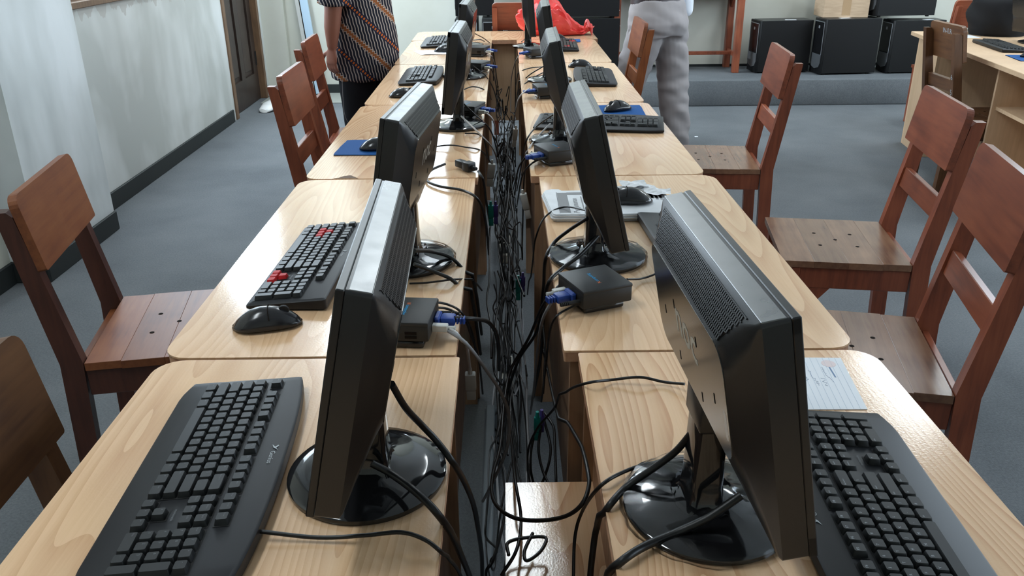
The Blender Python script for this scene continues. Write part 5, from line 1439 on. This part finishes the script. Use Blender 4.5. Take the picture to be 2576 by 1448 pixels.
# white usb plug hanging at the nearest left desk, teal and purple plugs, white plugs further down
def plug(label, loc, mk, L=0.05, w=0.016, rx=0.0, ry=0.0, name='cable_plug', cat='plug'):
    o = thing(name, label, cat, loc)
    o.rotation_euler = (rx, ry, 0)
    MB().bbox((-w/2, -w/3, -L*0.62), (w/2, w/3, 0), 0.003, 2).build('grip', mk, o, 35)
    MB().bbox((-w*0.42, -w*0.28, -L), (w*0.42, w*0.28, -L*0.64), 0.002, 2).build('shell', mk, o, 35)
    MB().tube([(0, 0, -0.002), (0, 0, 0.014)], [0.005, 0.0035], 8).build('strain_relief', mk, o, 35)
    return o
plug('white plug hanging from the left terminal box below the desk edge', (-0.076, 1.452, 0.612), 'plug_white', 0.070, 0.022, 0.25)
plug('teal plug hanging among thin leads in the gap', (0.060, 1.515, 0.47), 'plug_teal', 0.068, 0.014, 0.2)
plug('purple plug hanging beside the nearer teal plug', (0.070, 1.53, 0.465), 'plug_purple', 0.05, 0.013, 0.2)
plug('teal plug below the folded newspaper edge', (0.032, 2.30, 0.455), 'plug_teal', 0.075, 0.016, 0.2)
plug('purple plug beside the teal plug below the newspaper', (0.046, 2.31, 0.46), 'plug_purple', 0.055, 0.015, 0.2)
plug('green-teal plug below the inline connector', (-0.052, 2.62, 0.585), 'plug_teal', 0.075, 0.018, 0.15)
plug('purple plug beside the plug below the inline connector', (-0.036, 2.62, 0.585), 'plug_purple', 0.07, 0.016, 0.15)
plug('white plug hanging at the right desks near the newspaper', (0.052, 2.50, 0.66), 'plug_white', 0.090, 0.022, 0.2, -0.2)
plug('long white plug hanging at the third left desk', (-0.050, 2.86, 0.66), 'plug_white', 0.085, 0.026, 0.1, 0.12)
plug('white plug farther along by the right desk corner', (0.040, 3.36, 0.67), 'plug_white', 0.080, 0.020, 0.2, 0.1)
# power strips and adaptor on the floor
def strip(label, x, y, L=0.30):
    o = thing('power_strip', label, 'power strip', (x, y, 0.0), 0.0, 'cream power strips in the gap')
    MB().bbox((-0.026, -L/2, 0.0), (0.026, L/2, 0.040), 0.004, 2).build('case', 'socket', o, 35)
    n = 4
    for k in range(n):
        yy = -L/2+L*(k+0.5)/n
        MB().lathe([(0, 0.0395), (0.019, 0.0395), (0.019, 0.0412), (0.016, 0.0412), (0.015, 0.0402), (0, 0.0402)], 16, mtx=T((0, yy, 0))).build('outlet', 'socket', o, 35)
        if k != 1:
            MB().lathe([(0, 0.0405), (0.017, 0.0405), (0.017, 0.058), (0.009, 0.070), (0.0045, 0.085), (0, 0.085)], 14, mtx=T((0.0, yy, 0))).build('plug', 'cable', o, 35)
    return o
strip('cream power strip with black plugs in the gap at the nearer desks', -0.012, 2.45)
strip('cream power strip with black plugs deep in the gap by the newspaper', -0.012, 3.72)
ad = thing('power_adaptor', 'black power adaptor with a green light in the gap', 'adaptor', (-0.012, 2.73, 0.0))
MB().bbox((-0.030, -0.048, 0.0), (0.030, 0.048, 0.052), 0.005, 2).build('case', 'plastic', ad, 35)
MB().lathe([(0, 0.051), (0.0035, 0.051), (0.0035, 0.0535), (0, 0.0535)], 10, mtx=T((-0.012, -0.025, 0))).build('light', 'led', ad)
# flat grey trunking along the floor of the gap
tk = thing('cable_trunking', 'flat grey cable trunking along the floor between the desks', 'trunking', (-0.012, 2.0, 0.0))
MB().bbox((-0.060, -1.8, 0.0), (-0.032, 0.30, 0.022), 0.003, 1).build('cover', mat('trunking_grey', (0.10, 0.12, 0.135), 0.5), tk)
MB().box((-0.065, -1.8, 0.0), (-0.027, 0.30, 0.006)).build('base_strip', mat('trunking_dark', (0.05, 0.06, 0.07), 0.6), tk)
